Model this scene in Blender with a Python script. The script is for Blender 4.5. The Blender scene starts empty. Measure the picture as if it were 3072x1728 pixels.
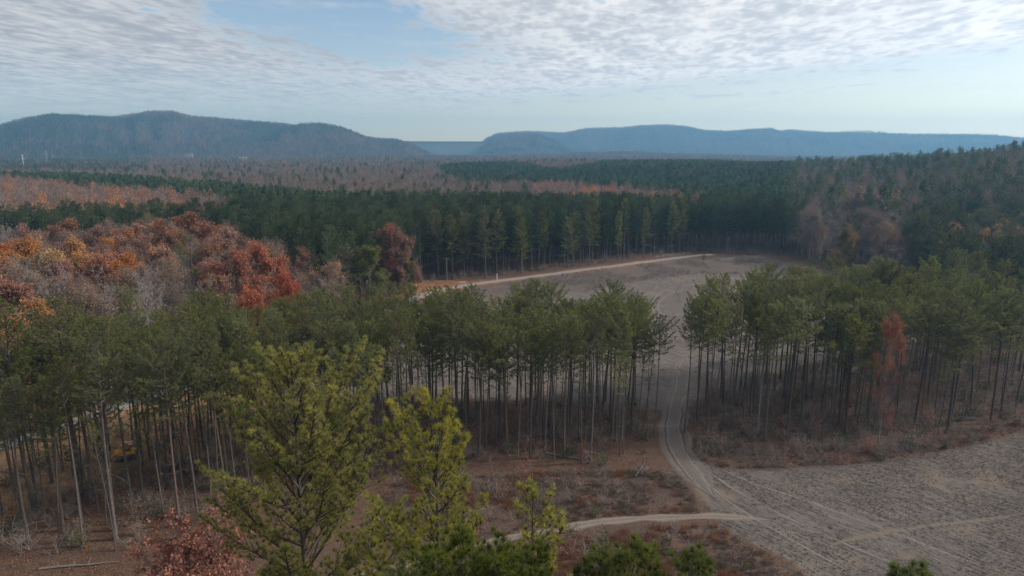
import bpy, math, random
import numpy as np
from mathutils import Vector

rng = np.random.default_rng(7)
R_ = math.radians
SC = bpy.context.scene
COL = SC.collection

# ----------------------------------------------------------------- camera
CAM_H, PITCH, FPX = 45.0, R_(11.4), 683.0
cam_d = bpy.data.cameras.new('camera'); cam = bpy.data.objects.new('camera', cam_d); COL.objects.link(cam)
cam.location = (0, 0, CAM_H); cam.rotation_euler = (math.pi / 2 - PITCH, 0, 0)
cam_d.sensor_width = 36.0; cam_d.lens = FPX / 1024 * 36.0
cam_d.clip_start = 0.5; cam_d.clip_end = 30000
SC.camera = cam
CP, SP = math.cos(PITCH), math.sin(PITCH)

def pix_dir(u, v):
    u = np.asarray(u, float); v = np.asarray(v, float)
    cx = (u - 512) / FPX; cy = (288 - v) / FPX
    return np.stack([cx, CP + cy * SP, -SP + cy * CP], -1)
def G(u, v, z=0.0):
    """ground point seen at pixel (u, v) of the 1024x576 picture, at height z"""
    d = pix_dir(u, v); t = (z - CAM_H) / d[..., 2]
    return np.stack([d[..., 0] * t, d[..., 1] * t], -1)
def proj(x, y, z):
    dz = z - CAM_H
    dep = y * CP - dz * SP; up = y * SP + dz * CP
    dep = np.maximum(dep, 0.1)
    return 512 + FPX * x / dep, 288 - FPX * up / dep
def pix_azel(u, v):
    d = pix_dir(u, v); return np.arctan2(d[..., 0], d[..., 1]), d[..., 2] / np.hypot(d[..., 0], d[..., 1])

# ----------------------------------------------------------------- sun, sky, exposure
SUN_EL, SUN_AZ = R_(31), R_(84)            # azimuth clockwise from +Y (the view direction)
sun_dir = Vector((math.cos(SUN_EL) * math.sin(SUN_AZ), math.cos(SUN_EL) * math.cos(SUN_AZ), math.sin(SUN_EL)))
sd_ = bpy.data.lights.new('sun', 'SUN'); sun = bpy.data.objects.new('sun', sd_); COL.objects.link(sun)
sd_.energy = 2.7; sd_.angle = R_(5); sd_.color = (1.0, 0.90, 0.76)
sun.rotation_euler = (-sun_dir).to_track_quat('-Z', 'Y').to_euler()

SC.view_settings.view_transform = 'Standard'; SC.view_settings.look = 'None'
SC.view_settings.exposure = 0.85; SC.view_settings.gamma = 1.0; SC.view_settings.use_curve_mapping = False

class NT:
    """tiny wrapper for building node trees"""
    def __init__(s, tree): s.t = tree; s.n = tree.nodes; s.l = tree.links
    def node(s, typ, **kw):
        n = s.n.new(typ)
        for k, v in kw.items(): setattr(n, k, v)
        return n
    def set(s, sock, v):
        if isinstance(v, bpy.types.NodeSocket): s.l.new(v, sock)
        else: sock.default_value = v
    def m(s, op, a, b=0.0, c=0.0, clamp=False):
        n = s.node('ShaderNodeMath', operation=op, use_clamp=clamp)
        s.set(n.inputs[0], a); s.set(n.inputs[1], b); s.set(n.inputs[2], c); return n.outputs[0]
    def add(s, a, b): return s.m('ADD', a, b)
    def sub(s, a, b): return s.m('SUBTRACT', a, b)
    def mul(s, a, b): return s.m('MULTIPLY', a, b)
    def div(s, a, b): return s.m('DIVIDE', a, b)
    def step(s, x, a, b, lo=0.0, hi=1.0):
        n = s.node('ShaderNodeMapRange', interpolation_type='SMOOTHSTEP')
        s.set(n.inputs[0], x); s.set(n.inputs[1], a); s.set(n.inputs[2], b); s.set(n.inputs[3], lo); s.set(n.inputs[4], hi)
        return n.outputs[0]
    def mix(s, f, a, b, typ='MIX'):
        n = s.node('ShaderNodeMix', data_type='RGBA', blend_type=typ)
        s.set(n.inputs[0], f); s.set(n.inputs[6], a); s.set(n.inputs[7], b); return n.outputs[2]
    def noise(s, vec, scale, detail=4, rough=0.55, dist=0.0, dim='3D'):
        n = s.node('ShaderNodeTexNoise', noise_dimensions=dim)
        if vec is not None: s.l.new(vec, n.inputs['Vector'])
        n.inputs['Scale'].default_value = scale; n.inputs['Detail'].default_value = detail
        n.inputs['Roughness'].default_value = rough; n.inputs['Distortion'].default_value = dist
        return n.outputs[0]
    def xyz(s, x, y, z=0.0):
        n = s.node('ShaderNodeCombineXYZ'); s.set(n.inputs[0], x); s.set(n.inputs[1], y); s.set(n.inputs[2], z); return n.outputs[0]

world = bpy.data.worlds.new('World'); SC.world = world; world.use_nodes = True
W = NT(world.node_tree); W.n.clear()
tc = W.node('ShaderNodeTexCoord'); sep = W.node('ShaderNodeSeparateXYZ'); W.l.new(tc.outputs['Generated'], sep.inputs[0])
X, Y, Z = sep.outputs
hyp = W.m('SQRT', W.add(W.add(W.mul(X, X), W.mul(Y, Y)), 1e-6))
tE = W.div(Z, hyp); sA = W.div(X, hyp)
sky = W.node('ShaderNodeTexSky', sky_type='NISHITA'); sky.sun_disc = False
sky.sun_elevation = SUN_EL; sky.sun_rotation = SUN_AZ
sky.altitude = 200; sky.air_density = 1.0; sky.dust_density = 1.2; sky.ozone_density = 2.5
# lower edge of the cloud deck, as elevation over azimuth
eu = np.array([0, 200, 398, 596, 700, 835, 1024.]); ev = np.array([112, 113, 106, 94, 84, 69, 46.])
ea, ee = pix_azel(eu, ev); c2, c1, c0 = np.polyfit(np.sin(ea), ee, 2)
sC = W.m('MAXIMUM', W.m('MINIMUM', sA, 0.75), -0.75)
edge = W.add(W.add(W.mul(W.mul(sC, sC), float(c2)), W.mul(sC, float(c1))), float(c0))
den = W.m('MAXIMUM', W.add(Z, 0.03), 0.03)
px = W.div(X, den); py = W.div(Y, den)
P = W.xyz(px, py, 0.0)
ang = R_(-8)
ax = W.add(W.mul(px, math.cos(ang)), W.mul(py, math.sin(ang))); ay = W.sub(W.mul(py, math.cos(ang)), W.mul(px, math.sin(ang)))
PS = W.xyz(ax, W.mul(ay, 0.50), 0.0)
big = W.noise(PS, 0.55, 3, 0.5)
mid = W.noise(PS, 2.6, 5, 0.62, 0.3)
fine = W.noise(PS, 9.0, 5, 0.55, 0.3)
et = W.add(W.sub(tE, edge), W.add(W.mul(W.sub(mid, 0.5), 0.075), W.mul(W.sub(fine, 0.5), 0.035)))
soft = W.step(sA, -0.45, 0.1, 0.085, 0.014)          # hazier, softer edge to the left
deck = W.step(et, W.mul(soft, -0.6), soft)
# opening of blue sky
ha, he = pix_azel(np.array([335.]), np.array([16.])); ha = float(np.sin(ha[0])); he = float(he[0])
dx = W.sub(sA, ha); dy = W.sub(W.sub(tE, he), W.mul(dx, -0.16))
hole = W.m('EXPONENT', W.mul(W.add(W.mul(W.mul(dx, dx), 24.0), W.mul(W.mul(dy, dy), 210.0)), -1.0))
cov = W.add(W.add(W.mul(mid, 0.55), W.mul(fine, 0.45)), W.mul(W.sub(big, 0.5), 0.5))
cov = W.sub(cov, W.mul(hole, 0.30))
dens = W.step(cov, 0.22, 0.41)
dens = W.mul(dens, deck)
# a thin streak below the deck at the right
sa_, se_ = pix_azel(np.array([600., 760., 870.]), np.array([99., 93., 84.])); q2, q1, q0 = np.polyfit(np.sin(sa_), se_, 2)
ln = W.sub(tE, W.add(W.add(W.mul(W.mul(sA, sA), float(q2)), W.mul(sA, float(q1))), float(q0)))
lm = W.m('EXPONENT', W.mul(W.mul(ln, ln), -90000.0))
lm = W.mul(W.mul(lm, W.step(sA, 0.10, 0.2)), W.step(sA, 0.50, 0.42))
lm = W.mul(W.mul(lm, W.step(mid, 0.38, 0.6)), 0.75)
dens = W.m('MAXIMUM', dens, lm)
# wispy veil lower in the clear band
veil = W.mul(W.mul(W.step(tE, 0.0, 0.05), W.step(W.noise(W.xyz(W.mul(sA, 3.0), W.mul(tE, 40.0)), 1.6, 4, 0.5), 0.42, 0.75)), 0.32)
dens = W.m('MAXIMUM', dens, veil)
sdn = W.node('ShaderNodeVectorMath', operation='DOT_PRODUCT'); W.l.new(tc.outputs['Generated'], sdn.inputs[0]); sdn.inputs[1].default_value = sun_dir
sp = W.m('POWER', W.m('MAXIMUM', sdn.outputs['Value'], 0.0), 3.0)
thick = W.step(W.add(W.mul(fine, 0.5), W.mul(mid, 0.5)), 0.36, 0.62)
edgeb = W.step(W.sub(tE, edge), 0.10, 0.0)             # thinner and brighter toward the rim
lum = W.mul(W.mul(W.add(W.add(0.425, W.mul(W.sub(1.0, thick), 0.26)), W.mul(edgeb, 0.07)), W.add(0.92, W.mul(sp, 1.0))), W.step(sA, -0.55, 0.20, 0.87, 1.12))
ccol = W.mix(thick, (1.03, 0.995, 0.955, 1), (0.955, 0.965, 1.02, 1))
cl = W.node('ShaderNodeVectorMath', operation='SCALE'); W.l.new(ccol, cl.inputs[0]); W.set(cl.inputs['Scale'], W.mul(lum, 10.0))
glow = W.node('ShaderNodeVectorMath', operation='SCALE'); glow.inputs[0].default_value = (5.6, 4.1, 1.9); W.set(glow.inputs['Scale'], W.mul(W.m('EXPONENT', W.mul(W.m('MAXIMUM', tE, 0.0), -1 / 0.085)), W.add(0.85, W.mul(W.m('MAXIMUM', sA, -0.3), 0.9))))
skm = W.node('ShaderNodeVectorMath', operation='ADD'); W.l.new(sky.outputs[0], skm.inputs[0]); W.l.new(glow.outputs[0], skm.inputs[1])
out = W.mix(W.mul(dens, 0.96), skm.outputs[0], cl.outputs[0])
bg = W.node('ShaderNodeBackground'); bg.inputs[1].default_value = 0.078; W.l.new(out, bg.inputs[0])
wo = W.node('ShaderNodeOutputWorld'); W.l.new(bg.outputs[0], wo.inputs[0])

SC.cycles.max_bounces = 6; SC.cycles.diffuse_bounces = 4; SC.cycles.transmission_bounces = 4
SC.cycles.transparent_max_bounces = 4; SC.cycles.volume_bounces = 0
SC.cycles.use_denoising = True

# ----------------------------------------------------------------- numpy helpers
def hash2(ix, iy, seed=0):
    h = (ix.astype(np.int64) * 374761393 + iy.astype(np.int64) * 668265263 + seed * 982451653) & 0x7fffffff
    h = ((h ^ (h >> 13)) * 1274126177) & 0x7fffffff
    return ((h ^ (h >> 16)) & 0xffff) / 65535.0
def vnoise(x, y, seed=0):
    ix = np.floor(x); iy = np.floor(y); fx = x - ix; fy = y - iy
    fx = fx * fx * (3 - 2 * fx); fy = fy * fy * (3 - 2 * fy)
    a = hash2(ix, iy, seed); b = hash2(ix + 1, iy, seed); c = hash2(ix, iy + 1, seed); d = hash2(ix + 1, iy + 1, seed)
    return (a * (1 - fx) + b * fx) * (1 - fy) + (c * (1 - fx) + d * fx) * fy
def fbm(x, y, oct=4, seed=0):
    s = np.zeros_like(np.asarray(x, float)); a = 0.5; t = 0
    for o in range(oct):
        s = s + a * vnoise(x * 2 ** o, y * 2 ** o, seed + o * 17); t += a; a *= 0.5
    return s / t
def sstep(x, a, b):
    t = np.clip((x - a) / (b - a), 0, 1); return t * t * (3 - 2 * t)
def in_poly(x, y, poly):
    poly = np.asarray(poly, float); n = len(poly); ins = np.zeros(np.shape(x), bool); j = n - 1
    for i in range(n):
        xi, yi = poly[i]; xj, yj = poly[j]
        c = ((yi > y) != (yj > y)) & (x < (xj - xi) * (y - yi) / (yj - yi + 1e-12) + xi)
        ins ^= c; j = i
    return ins
def seg_dist(x, y, pts):
    d = np.full(np.shape(x), 1e9)
    for (ax_, ay_), (bx_, by_) in zip(pts[:-1], pts[1:]):
        vx, vy = bx_ - ax_, by_ - ay_; L = vx * vx + vy * vy + 1e-9
        t = np.clip(((x - ax_) * vx + (y - ay_) * vy) / L, 0, 1)
        d = np.minimum(d, np.hypot(x - ax_ - t * vx, y - ay_ - t * vy))
    return d
def poly_mask(x, y, poly, soft, wob=0.0, seed=0, ws=12.0):
    d = seg_dist(x, y, list(poly) + [poly[0]]); d = np.where(in_poly(x, y, poly), d, -d)
    if wob: d = d + (fbm(x / ws, y / ws, 4, seed) - 0.5) * 2 * wob
    return sstep(d, -soft, soft)
def catmull(pts, step):
    pts = np.asarray(pts, float); P_ = np.vstack([2 * pts[0] - pts[1], pts, 2 * pts[-1] - pts[-2]]); out_ = []
    for i in range(1, len(P_) - 2):
        p0, p1, p2, p3 = P_[i - 1:i + 3]; n = max(2, int(np.linalg.norm(p2 - p1) / step))
        for k in range(n):
            t = k / n
            out_.append(0.5 * ((2 * p1) + (-p0 + p2) * t + (2 * p0 - 5 * p1 + 4 * p2 - p3) * t * t + (-p0 + 3 * p1 - 3 * p2 + p3) * t ** 3))
    out_.append(pts[-1]); return np.array(out_)

def mesh_np(name, V, F, mats, midx=None, smooth=False, attrs=None):
    me = bpy.data.meshes.new(name); V = np.asarray(V, np.float32); F = np.asarray(F, np.int32); k = F.shape[1]
    me.vertices.add(len(V)); me.vertices.foreach_set('co', V.ravel())
    me.loops.add(F.size); me.loops.foreach_set('vertex_index', F.ravel())
    me.polygons.add(len(F)); me.polygons.foreach_set('loop_start', np.arange(0, F.size, k, dtype=np.int32))
    me.polygons.foreach_set('loop_total', np.full(len(F), k, np.int32))
    for m_ in mats: me.materials.append(m_)
    if midx is not None: me.polygons.foreach_set('material_index', np.asarray(midx, np.int32))
    if smooth: me.polygons.foreach_set('use_smooth', np.ones(len(F), bool))
    for an, (kind, arr) in (attrs or {}).items():
        a = me.attributes.new(an, kind, 'POINT'); key = 'color' if 'COLOR' in kind else 'value'
        a.data.foreach_set(key, np.asarray(arr).ravel())
    me.update(calc_edges=True); return me
def obj(name, me, parent=None, loc=None, **props):
    o = bpy.data.objects.new(name, me); COL.objects.link(o)
    if parent is not None: o.parent = parent
    if loc is not None: o.location = loc
    for k, v in props.items(): o[k] = v
    return o
class Acc:
    """accumulates triangles"""
    def __init__(s): s.V = []; s.F = []; s.M = []; s.n = 0
    def add(s, V, F, m=0):
        V = np.asarray(V, float).reshape(-1, 3); F = np.asarray(F, int).reshape(-1, 3)
        s.V.append(V); s.F.append(F + s.n); s.M.append(np.full(len(F), m)); s.n += len(V)
    def box(s, c, size, rz=0.0, m=0, taper=1.0):
        x, y, z = np.array(size) / 2; co, si = math.cos(rz), math.sin(rz)
        vs = [(-x, -y, -z), (x, -y, -z), (x, y, -z), (-x, y, -z), (-x * taper, -y * taper, z), (x * taper, -y * taper, z), (x * taper, y * taper, z), (-x * taper, y * taper, z)]
        vs = [(a * co - b * si + c[0], a * si + b * co + c[1], d + c[2]) for a, b, d in vs]
        f = [(0, 3, 2), (0, 2, 1), (4, 5, 6), (4, 6, 7), (0, 1, 5), (0, 5, 4), (1, 2, 6), (1, 6, 5), (2, 3, 7), (2, 7, 6), (3, 0, 4), (3, 4, 7)]
        s.add(vs, f, m)
    def mesh(s, name, mats, smooth=False):
        return mesh_np(name, np.vstack(s.V), np.vstack(s.F), mats, np.concatenate(s.M), smooth)
def perp(D):
    D = D / (np.linalg.norm(D, axis=1, keepdims=True) + 1e-9)
    ref = np.where(np.abs(D[:, 2:3]) > 0.9, np.array([[1., 0, 0]]), np.array([[0, 0, 1.]]))
    a = np.cross(D, ref); a /= (np.linalg.norm(a, axis=1, keepdims=True) + 1e-9); return D, a, np.cross(D, a)
def tubes(A_, segs, n, m=0):
    """segs rows: p0(3) p1(3) r0 r1"""
    if len(segs) == 0: return
    S = np.asarray(segs, float); D, a, b = perp(S[:, 3:6] - S[:, 0:3]); N = len(S)
    t = np.arange(n) * 2 * math.pi / n
    ring = a[:, None, :] * np.cos(t)[None, :, None] + b[:, None, :] * np.sin(t)[None, :, None]
    V0 = S[:, None, 0:3] + ring * S[:, None, 6:7]; V1 = S[:, None, 3:6] + ring * S[:, None, 7:8]
    V = np.concatenate([V0, V1], 1).reshape(-1, 3)
    i = np.arange(n); j = (i + 1) % n
    f = np.concatenate([np.stack([i, j, j + n], 1), np.stack([i, j + n, i + n], 1)], 0)
    F = (f[None] + (np.arange(N) * 2 * n)[:, None, None]).reshape(-1, 3)
    A_.add(V, F, m)
def needles(A_, r, C_, D_, n, L, w, spread, up, m=0):
    """needle triangles fanned round each tuft centre"""
    N = len(C_)
    d = D_[:, None, :] + r.normal(0, spread, (N, n, 3)); d[..., 2] += up
    d /= np.linalg.norm(d, axis=2, keepdims=True) + 1e-9; d = d.reshape(-1, 3)
    c = np.repeat(C_, n, 0); l = L * r.uniform(0.65, 1.1, (N * n, 1)); side = np.cross(d, r.normal(0, 1, d.shape)); side /= np.linalg.norm(side, axis=1, keepdims=True) + 1e-9
    V = np.stack([c - side * w / 2, c + side * w / 2, c + d * l], 1).reshape(-1, 3)
    A_.add(V, np.arange(len(V)).reshape(-1, 3), m)
def leaves(A_, r, C_, size, jit, n, m=0, flat=0.3):
    N = len(C_) * n
    c = np.repeat(C_, n, 0) + r.normal(0, jit, (N, 3)); a = r.normal(0, 1, (N, 3)); a /= np.linalg.norm(a, axis=1, keepdims=True)
    b = np.cross(a, r.normal(0, 1, (N, 3))); b /= np.linalg.norm(b, axis=1, keepdims=True); s_ = size * r.uniform(0.6, 1.25, (N, 1))
    V = np.stack([c - a * s_ * .5, c + b * s_ * .36, c + a * s_ * .5, c - b * s_ * .36], 1).reshape(-1, 3)
    k = np.arange(N)[:, None] * 4; A_.add(V, np.concatenate([k + [[0, 1, 2]], k + [[0, 2, 3]]], 0), m)

# ----------------------------------------------------------------- materials
def mat(name):
    m_ = bpy.data.materials.new(name); m_.use_nodes = True; m_.node_tree.nodes.clear()
    return m_, NT(m_.node_tree)
def leaf_mat(name, c1, c2, hv=0.04, vv=0.35, trans=0.3, nscale=0.6):
    m_, T = mat(name)
    oi = T.node('ShaderNodeObjectInfo'); tcn = T.node('ShaderNodeTexCoord')
    nz = T.noise(tcn.outputs['Object'], nscale, 3, 0.6)
    col = T.mix(T.step(nz, 0.35, 0.65), c1 + (1,), c2 + (1,))
    hs = T.node('ShaderNodeHueSaturation'); T.l.new(col, hs.inputs['Color'])
    T.set(hs.inputs['Hue'], T.add(0.5 - hv / 2, T.mul(oi.outputs['Random'], hv)))
    rr = T.m('FRACT', T.mul(oi.outputs['Random'], 17.31))
    T.set(hs.inputs['Value'], T.add(1 - vv / 2, T.mul(rr, vv)))
    T.set(hs.inputs['Saturation'], T.add(0.85, T.mul(T.m('FRACT', T.mul(oi.outputs['Random'], 7.7)), 0.3)))
    d = T.node('ShaderNodeBsdfDiffuse'); T.l.new(hs.outputs[0], d.inputs[0])
    tr = T.node('ShaderNodeBsdfTranslucent'); T.l.new(hs.outputs[0], tr.inputs[0])
    mx = T.node('ShaderNodeMixShader'); mx.inputs[0].default_value = trans; T.l.new(d.outputs[0], mx.inputs[1]); T.l.new(tr.outputs[0], mx.inputs[2])
    o = T.node('ShaderNodeOutputMaterial'); T.l.new(mx.outputs[0], o.inputs[0]); return m_
def bark_mat(name, c1, c2, scale=3.0):
    m_, T = mat(name); tcn = T.node('ShaderNodeTexCoord'); oi = T.node('ShaderNodeObjectInfo')
    mp = T.node('ShaderNodeMapping'); T.l.new(tcn.outputs['Object'], mp.inputs[0]); mp.inputs['Scale'].default_value = (4, 4, 1)
    nz = T.noise(mp.outputs[0], scale, 5, 0.65)
    col = T.mix(T.step(nz, 0.3, 0.7), c1 + (1,), c2 + (1,))
    hs = T.node('ShaderNodeHueSaturation'); T.l.new(col, hs.inputs['Color']); T.set(hs.inputs['Value'], T.add(0.75, T.mul(oi.outputs['Random'], 0.5)))
    d = T.node('ShaderNodeBsdfPrincipled'); T.l.new(hs.outputs[0], d.inputs[0]); d.inputs['Roughness'].default_value = 0.95; d.inputs['Specular IOR Level'].default_value = 0.1
    bp = T.node('ShaderNodeBump'); bp.inputs['Strength'].default_value = 0.6; bp.inputs['Distance'].default_value = 0.04; T.l.new(nz, bp.inputs['Height']); T.l.new(bp.outputs[0], d.inputs['Normal'])
    o = T.node('ShaderNodeOutputMaterial'); T.l.new(d.outputs[0], o.inputs[0]); return m_
def paint(name, c, rough=0.6, metal=0.0, dirt=0.3, dirtc=(0.12, 0.08, 0.05), scale=3.0, spec=0.4):
    m_, T = mat(name); tcn = T.node('ShaderNodeTexCoord'); nz = T.noise(tcn.outputs['Object'], scale, 6, 0.65)
    col = T.mix(T.mul(T.step(nz, 0.48, 0.72), dirt), c + (1,), dirtc + (1,))
    d = T.node('ShaderNodeBsdfPrincipled'); T.l.new(col, d.inputs[0]); d.inputs['Roughness'].default_value = rough; d.inputs['Metallic'].default_value = metal; d.inputs['Specular IOR Level'].default_value = spec
    o = T.node('ShaderNodeOutputMaterial'); T.l.new(d.outputs[0], o.inputs[0]); return m_

M = {}
M['needle_near'] = leaf_mat('near pine needles', (0.350, 0.330, 0.075), (0.185, 0.200, 0.058), 0.02, 0.2, 0.45, 0.8)
M['needle_bush'] = leaf_mat('fresh green needles', (0.150, 0.175, 0.042), (0.082, 0.108, 0.032), 0.02, 0.2, 0.4, 0.8)
M['needle_mid'] = leaf_mat('pine needles', (0.215, 0.218, 0.078), (0.135, 0.155, 0.064), 0.022, 0.45, 0.5, 0.35)
M['needle_far'] = leaf_mat('plantation pine needles', (0.092, 0.118, 0.052), (0.055, 0.080, 0.042), 0.04, 0.9, 0.35, 0.2)
M['needle_dim'] = leaf_mat('mixed pine needles', (0.108, 0.125, 0.060), (0.070, 0.088, 0.050), 0.05, 0.7, 0.35, 0.2)
M['bark'] = bark_mat('pine bark', (0.060, 0.052, 0.048), (0.115, 0.100, 0.093))
M['bark_red'] = bark_mat('reddish pine bark', (0.065, 0.047, 0.040), (0.12, 0.090, 0.075))
M['bark_grey'] = bark_mat('grey hardwood bark', (0.11, 0.10, 0.095), (0.21, 0.195, 0.18))
M['bark_white'] = bark_mat('pale hardwood bark', (0.26, 0.25, 0.23), (0.46, 0.44, 0.41))
M['twig'] = bark_mat('bare twigs', (0.15, 0.13, 0.12), (0.23, 0.20, 0.185))
M['twig_dark'] = bark_mat('dead pine twigs', (0.060, 0.050, 0.045), (0.11, 0.095, 0.085))
M['cone'] = bark_mat('pine cone', (0.035, 0.022, 0.015), (0.07, 0.045, 0.03))
LEAF = {
 'red': leaf_mat('scarlet leaves', (0.40, 0.130, 0.070), (0.29, 0.105, 0.065), 0.012, 0.3, 0.35, 0.4),
 'orange': leaf_mat('orange leaves', (0.42, 0.200, 0.088), (0.31, 0.145, 0.075), 0.03, 0.3, 0.35, 0.4),
 'gold': leaf_mat('golden leaves', (0.42, 0.250, 0.085), (0.33, 0.170, 0.070), 0.03, 0.3, 0.35, 0.4),
 'rust': leaf_mat('rust brown leaves', (0.310, 0.165, 0.115), (0.230, 0.122, 0.092), 0.03, 0.4, 0.3, 0.4),
 'brown': leaf_mat('dull brown leaves', (0.255, 0.170, 0.125), (0.190, 0.130, 0.100), 0.04, 0.4, 0.3, 0.4),
 'pink': leaf_mat('faded pinkish brown oak leaves', (0.31, 0.155, 0.100), (0.155, 0.074, 0.050), 0.03, 0.3, 0.3, 1.5),
 'pale': leaf_mat('pale tan bare crowns', (0.30, 0.25, 0.22), (0.22, 0.18, 0.16), 0.04, 0.5, 0.1, 0.1),  # paler tone of the bare crowns
 'tan': leaf_mat('tawny leaves', (0.27, 0.18, 0.075), (0.20, 0.125, 0.060), 0.02, 0.3, 0.35, 0.4),
 'coral': leaf_mat('faded coral leaves', (0.34, 0.155, 0.105), (0.25, 0.115, 0.080), 0.02, 0.2, 0.35, 0.6),
 'olive': leaf_mat('olive green leaves', (0.150, 0.165, 0.060), (0.105, 0.120, 0.050), 0.03, 0.3, 0.3, 0.4),
 'bare': leaf_mat('thin bare twigs', (0.200, 0.172, 0.152), (0.150, 0.128, 0.115), 0.05, 0.4, 0.1, 0.3),
 'mauve': leaf_mat('bare brown grey crowns', (0.200, 0.145, 0.122), (0.150, 0.112, 0.098), 0.05, 0.4, 0.1, 0.1),
}

# ----------------------------------------------------------------- terrain
UK = [-500, 0, 200, 400, 500, 620, 700, 800, 900, 960, 1024, 1150, 1500]
RK = [0, 320, 400, 560, 640, 760, 1000, 1400, 1900, 2400, 12000]
HT = [[0, 0, 0, 0, 0, 0, 0, -3, 2, 0, 0],
      [0, 0, 0, 0, 0, 0, 0, -3, 2, 0, 0],
      [0, 0, 0, -1, -1, -2, -3, -2, 3, 0, 0],
      [0, 0, -1, -3, -3, -1, 0, 0, 5, 2, 0],
      [0, 0, -2, -6, -5, -1, 6, 2, 4, 4, 0],
      [0, 0, -2, -5, -2, 4, 9, 2, 4, 16, 0],
      [0, 0, -1, -2, 3, 8, 10, 2, 2, 6, 0],
      [0, 0, 1, 4, 8, 12, 6, 0, 0, 0, 0],
      [0, 0, 4, 12, 16, 14, 4, 0, 0, 0, 0],
      [0, 0, 5, 17, 21, 15, 5, 0, 0, 0, 0],
      [0, 0, 8, 24, 26, 18, 7, 0, 0, 0, 0],
      [0, 3, 14, 38, 44, 32, 10, 0, 0, 0, 0],
      [0, 3, 14, 38, 44, 32, 10, 0, 0, 0, 0]]
HT = np.array(HT, float)
AK = np.array([float(pix_azel(u, 150)[0]) for u in UK])
def base_h(az, r):
    i = np.clip(np.searchsorted(AK, az) - 1, 0, len(AK) - 2); fa = np.clip((az - AK[i]) / (AK[i + 1] - AK[i]), 0, 1); fa = fa * fa * (3 - 2 * fa)
    rk = np.array(RK, float); j = np.clip(np.searchsorted(rk, r) - 1, 0, len(rk) - 2); fr = np.clip((r - rk[j]) / (rk[j + 1] - rk[j]), 0, 1); fr = fr * fr * (3 - 2 * fr)
    return (HT[i, j] * (1 - fa) + HT[i + 1, j] * fa) * (1 - fr) + (HT[i, j + 1] * (1 - fa) + HT[i + 1, j + 1] * fa) * fr
TH = 13.0
RIDGES = [  # (pixel profile of the crest, distance, start of the rise)
 ([(-260, 150), (-120, 138), (-50, 131), (0, 124), (24, 117), (52, 113), (90, 115), (111, 116), (135, 113), (151, 110), (171, 110), (191, 115), (238, 119), (286, 123), (300, 126), (330, 135), (365, 143), (400, 152), (430, 160)], 3200, 0.77),
 ([(215, 162), (240, 150), (262, 140), (285, 127), (300, 123), (318, 122), (342, 126), (366, 136), (380, 138), (394, 138), (406, 141.5), (425, 152), (445, 162)], 2850, 0.81),
 ([(440, 162), (470, 152), (480, 143), (488, 137), (497, 133), (516, 131.5), (536, 131), (564, 132.5), (588, 128), (624, 127), (645, 125), (668, 124.5), (685, 126), (705, 130), (727, 131), (750, 129), (771, 128), (780, 130.5), (791, 129.5), (823, 132), (862, 132.5), (914, 134), (954, 134), (994, 135), (1024, 138), (1100, 142), (1300, 150), (1500, 160)], 4700, 0.80),
 ([(468, 164), (480, 147), (492, 138), (505, 133.5), (535, 132.5), (552, 139), (570, 150), (590, 162)], 3600, 0.84),
 ([(820, 160), (840, 131), (865, 130.5), (885, 131.5), (915, 160)], 5150, 0.95),
]
RID = []
for prof, RR, t0 in RIDGES:
    pu = np.array([p[0] for p in prof], float); pv = np.array([p[1] for p in prof], float)
    a_, e_ = pix_azel(pu, pv); RID.append((a_, e_, RR, t0))
def terrain(x, y, fine_=True):
    x = np.asarray(x, float); y = np.asarray(y, float); r = np.hypot(x, y); az = np.arctan2(x, y)
    h = base_h(az, r)
    far = sstep(r, 350, 900)
    h = h + (fbm(x / 150 + 9, y / 150, 3, 5) - 0.5) * 7 * far + (fbm(x / 30, y / 30, 3, 6) - 0.5) * 0.5 * sstep(r, 30, 80)
    for a_, e_, RR, t0 in RID:
        el = np.interp(az, a_, e_, left=-0.02, right=-0.02)
        H_ = np.maximum(CAM_H + RR * el - TH, 0)
        H_ = np.where((az < a_[0] - 0.02) | (az > a_[-1] + 0.02), 0, H_)
        wob = (fbm(az * 14 + RR, r * 0 + 3, 3, 8) - 0.5) * 0.07
        t = r / RR; s = sstep(t, t0 + wob, 1.0); s = np.where(t > 1, 1 - 0.5 * sstep(t, 1.01, 1.3), s)
        rn = 1 - np.abs(2 * fbm(az * 20 + RR * .01, r / 900 + 5, 4, 11) - 1)
        cut = (1 - rn) * 1.5 * 4 * s * (1 - s) * (t < 1)
        h = np.maximum(h, H_ * s * (1 - 0.55 * cut) - 2)
    return h

# ----------------------------------------------------------------- ground layout (world polygons, from pixel corners)
def GP(l): return [tuple(p) for p in G([a for a, b in l], [b for a, b in l])]
FIELD_MID = GP([(250, 392), (275, 362), (330, 338), (385, 320), (432, 296), (482, 286), (560, 274.5), (640, 264), (690, 258), (760, 256), (812, 268), (850, 273), (885, 281), (925, 300), (935, 330), (905, 352), (860, 372), (800, 392), (735, 398), (690, 404), (640, 408), (560, 404), (480, 400), (400, 402), (320, 405)])
FIELD_NEAR = GP([(676, 452), (686, 450), (702, 462), (735, 468), (800, 466), (860, 464), (930, 455), (985, 441), (1040, 428), (1200, 420), (1400, 640), (1300, 900), (900, 900), (930, 680), (862, 612), (812, 578), (785, 562), (742, 540), (720, 526), (704, 506), (690, 480)])
BRUSH_A = GP([(410, 470), (470, 478), (560, 472), (650, 470), (680, 474), (702, 512), (640, 520), (560, 535), (470, 552), (400, 560), (380, 500)])
BRUSH_B = GP([(470, 560), (560, 540), (640, 527), (715, 525), (742, 542), (785, 564), (812, 580), (862, 614), (930, 690), (500, 700), (380, 620)])
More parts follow.
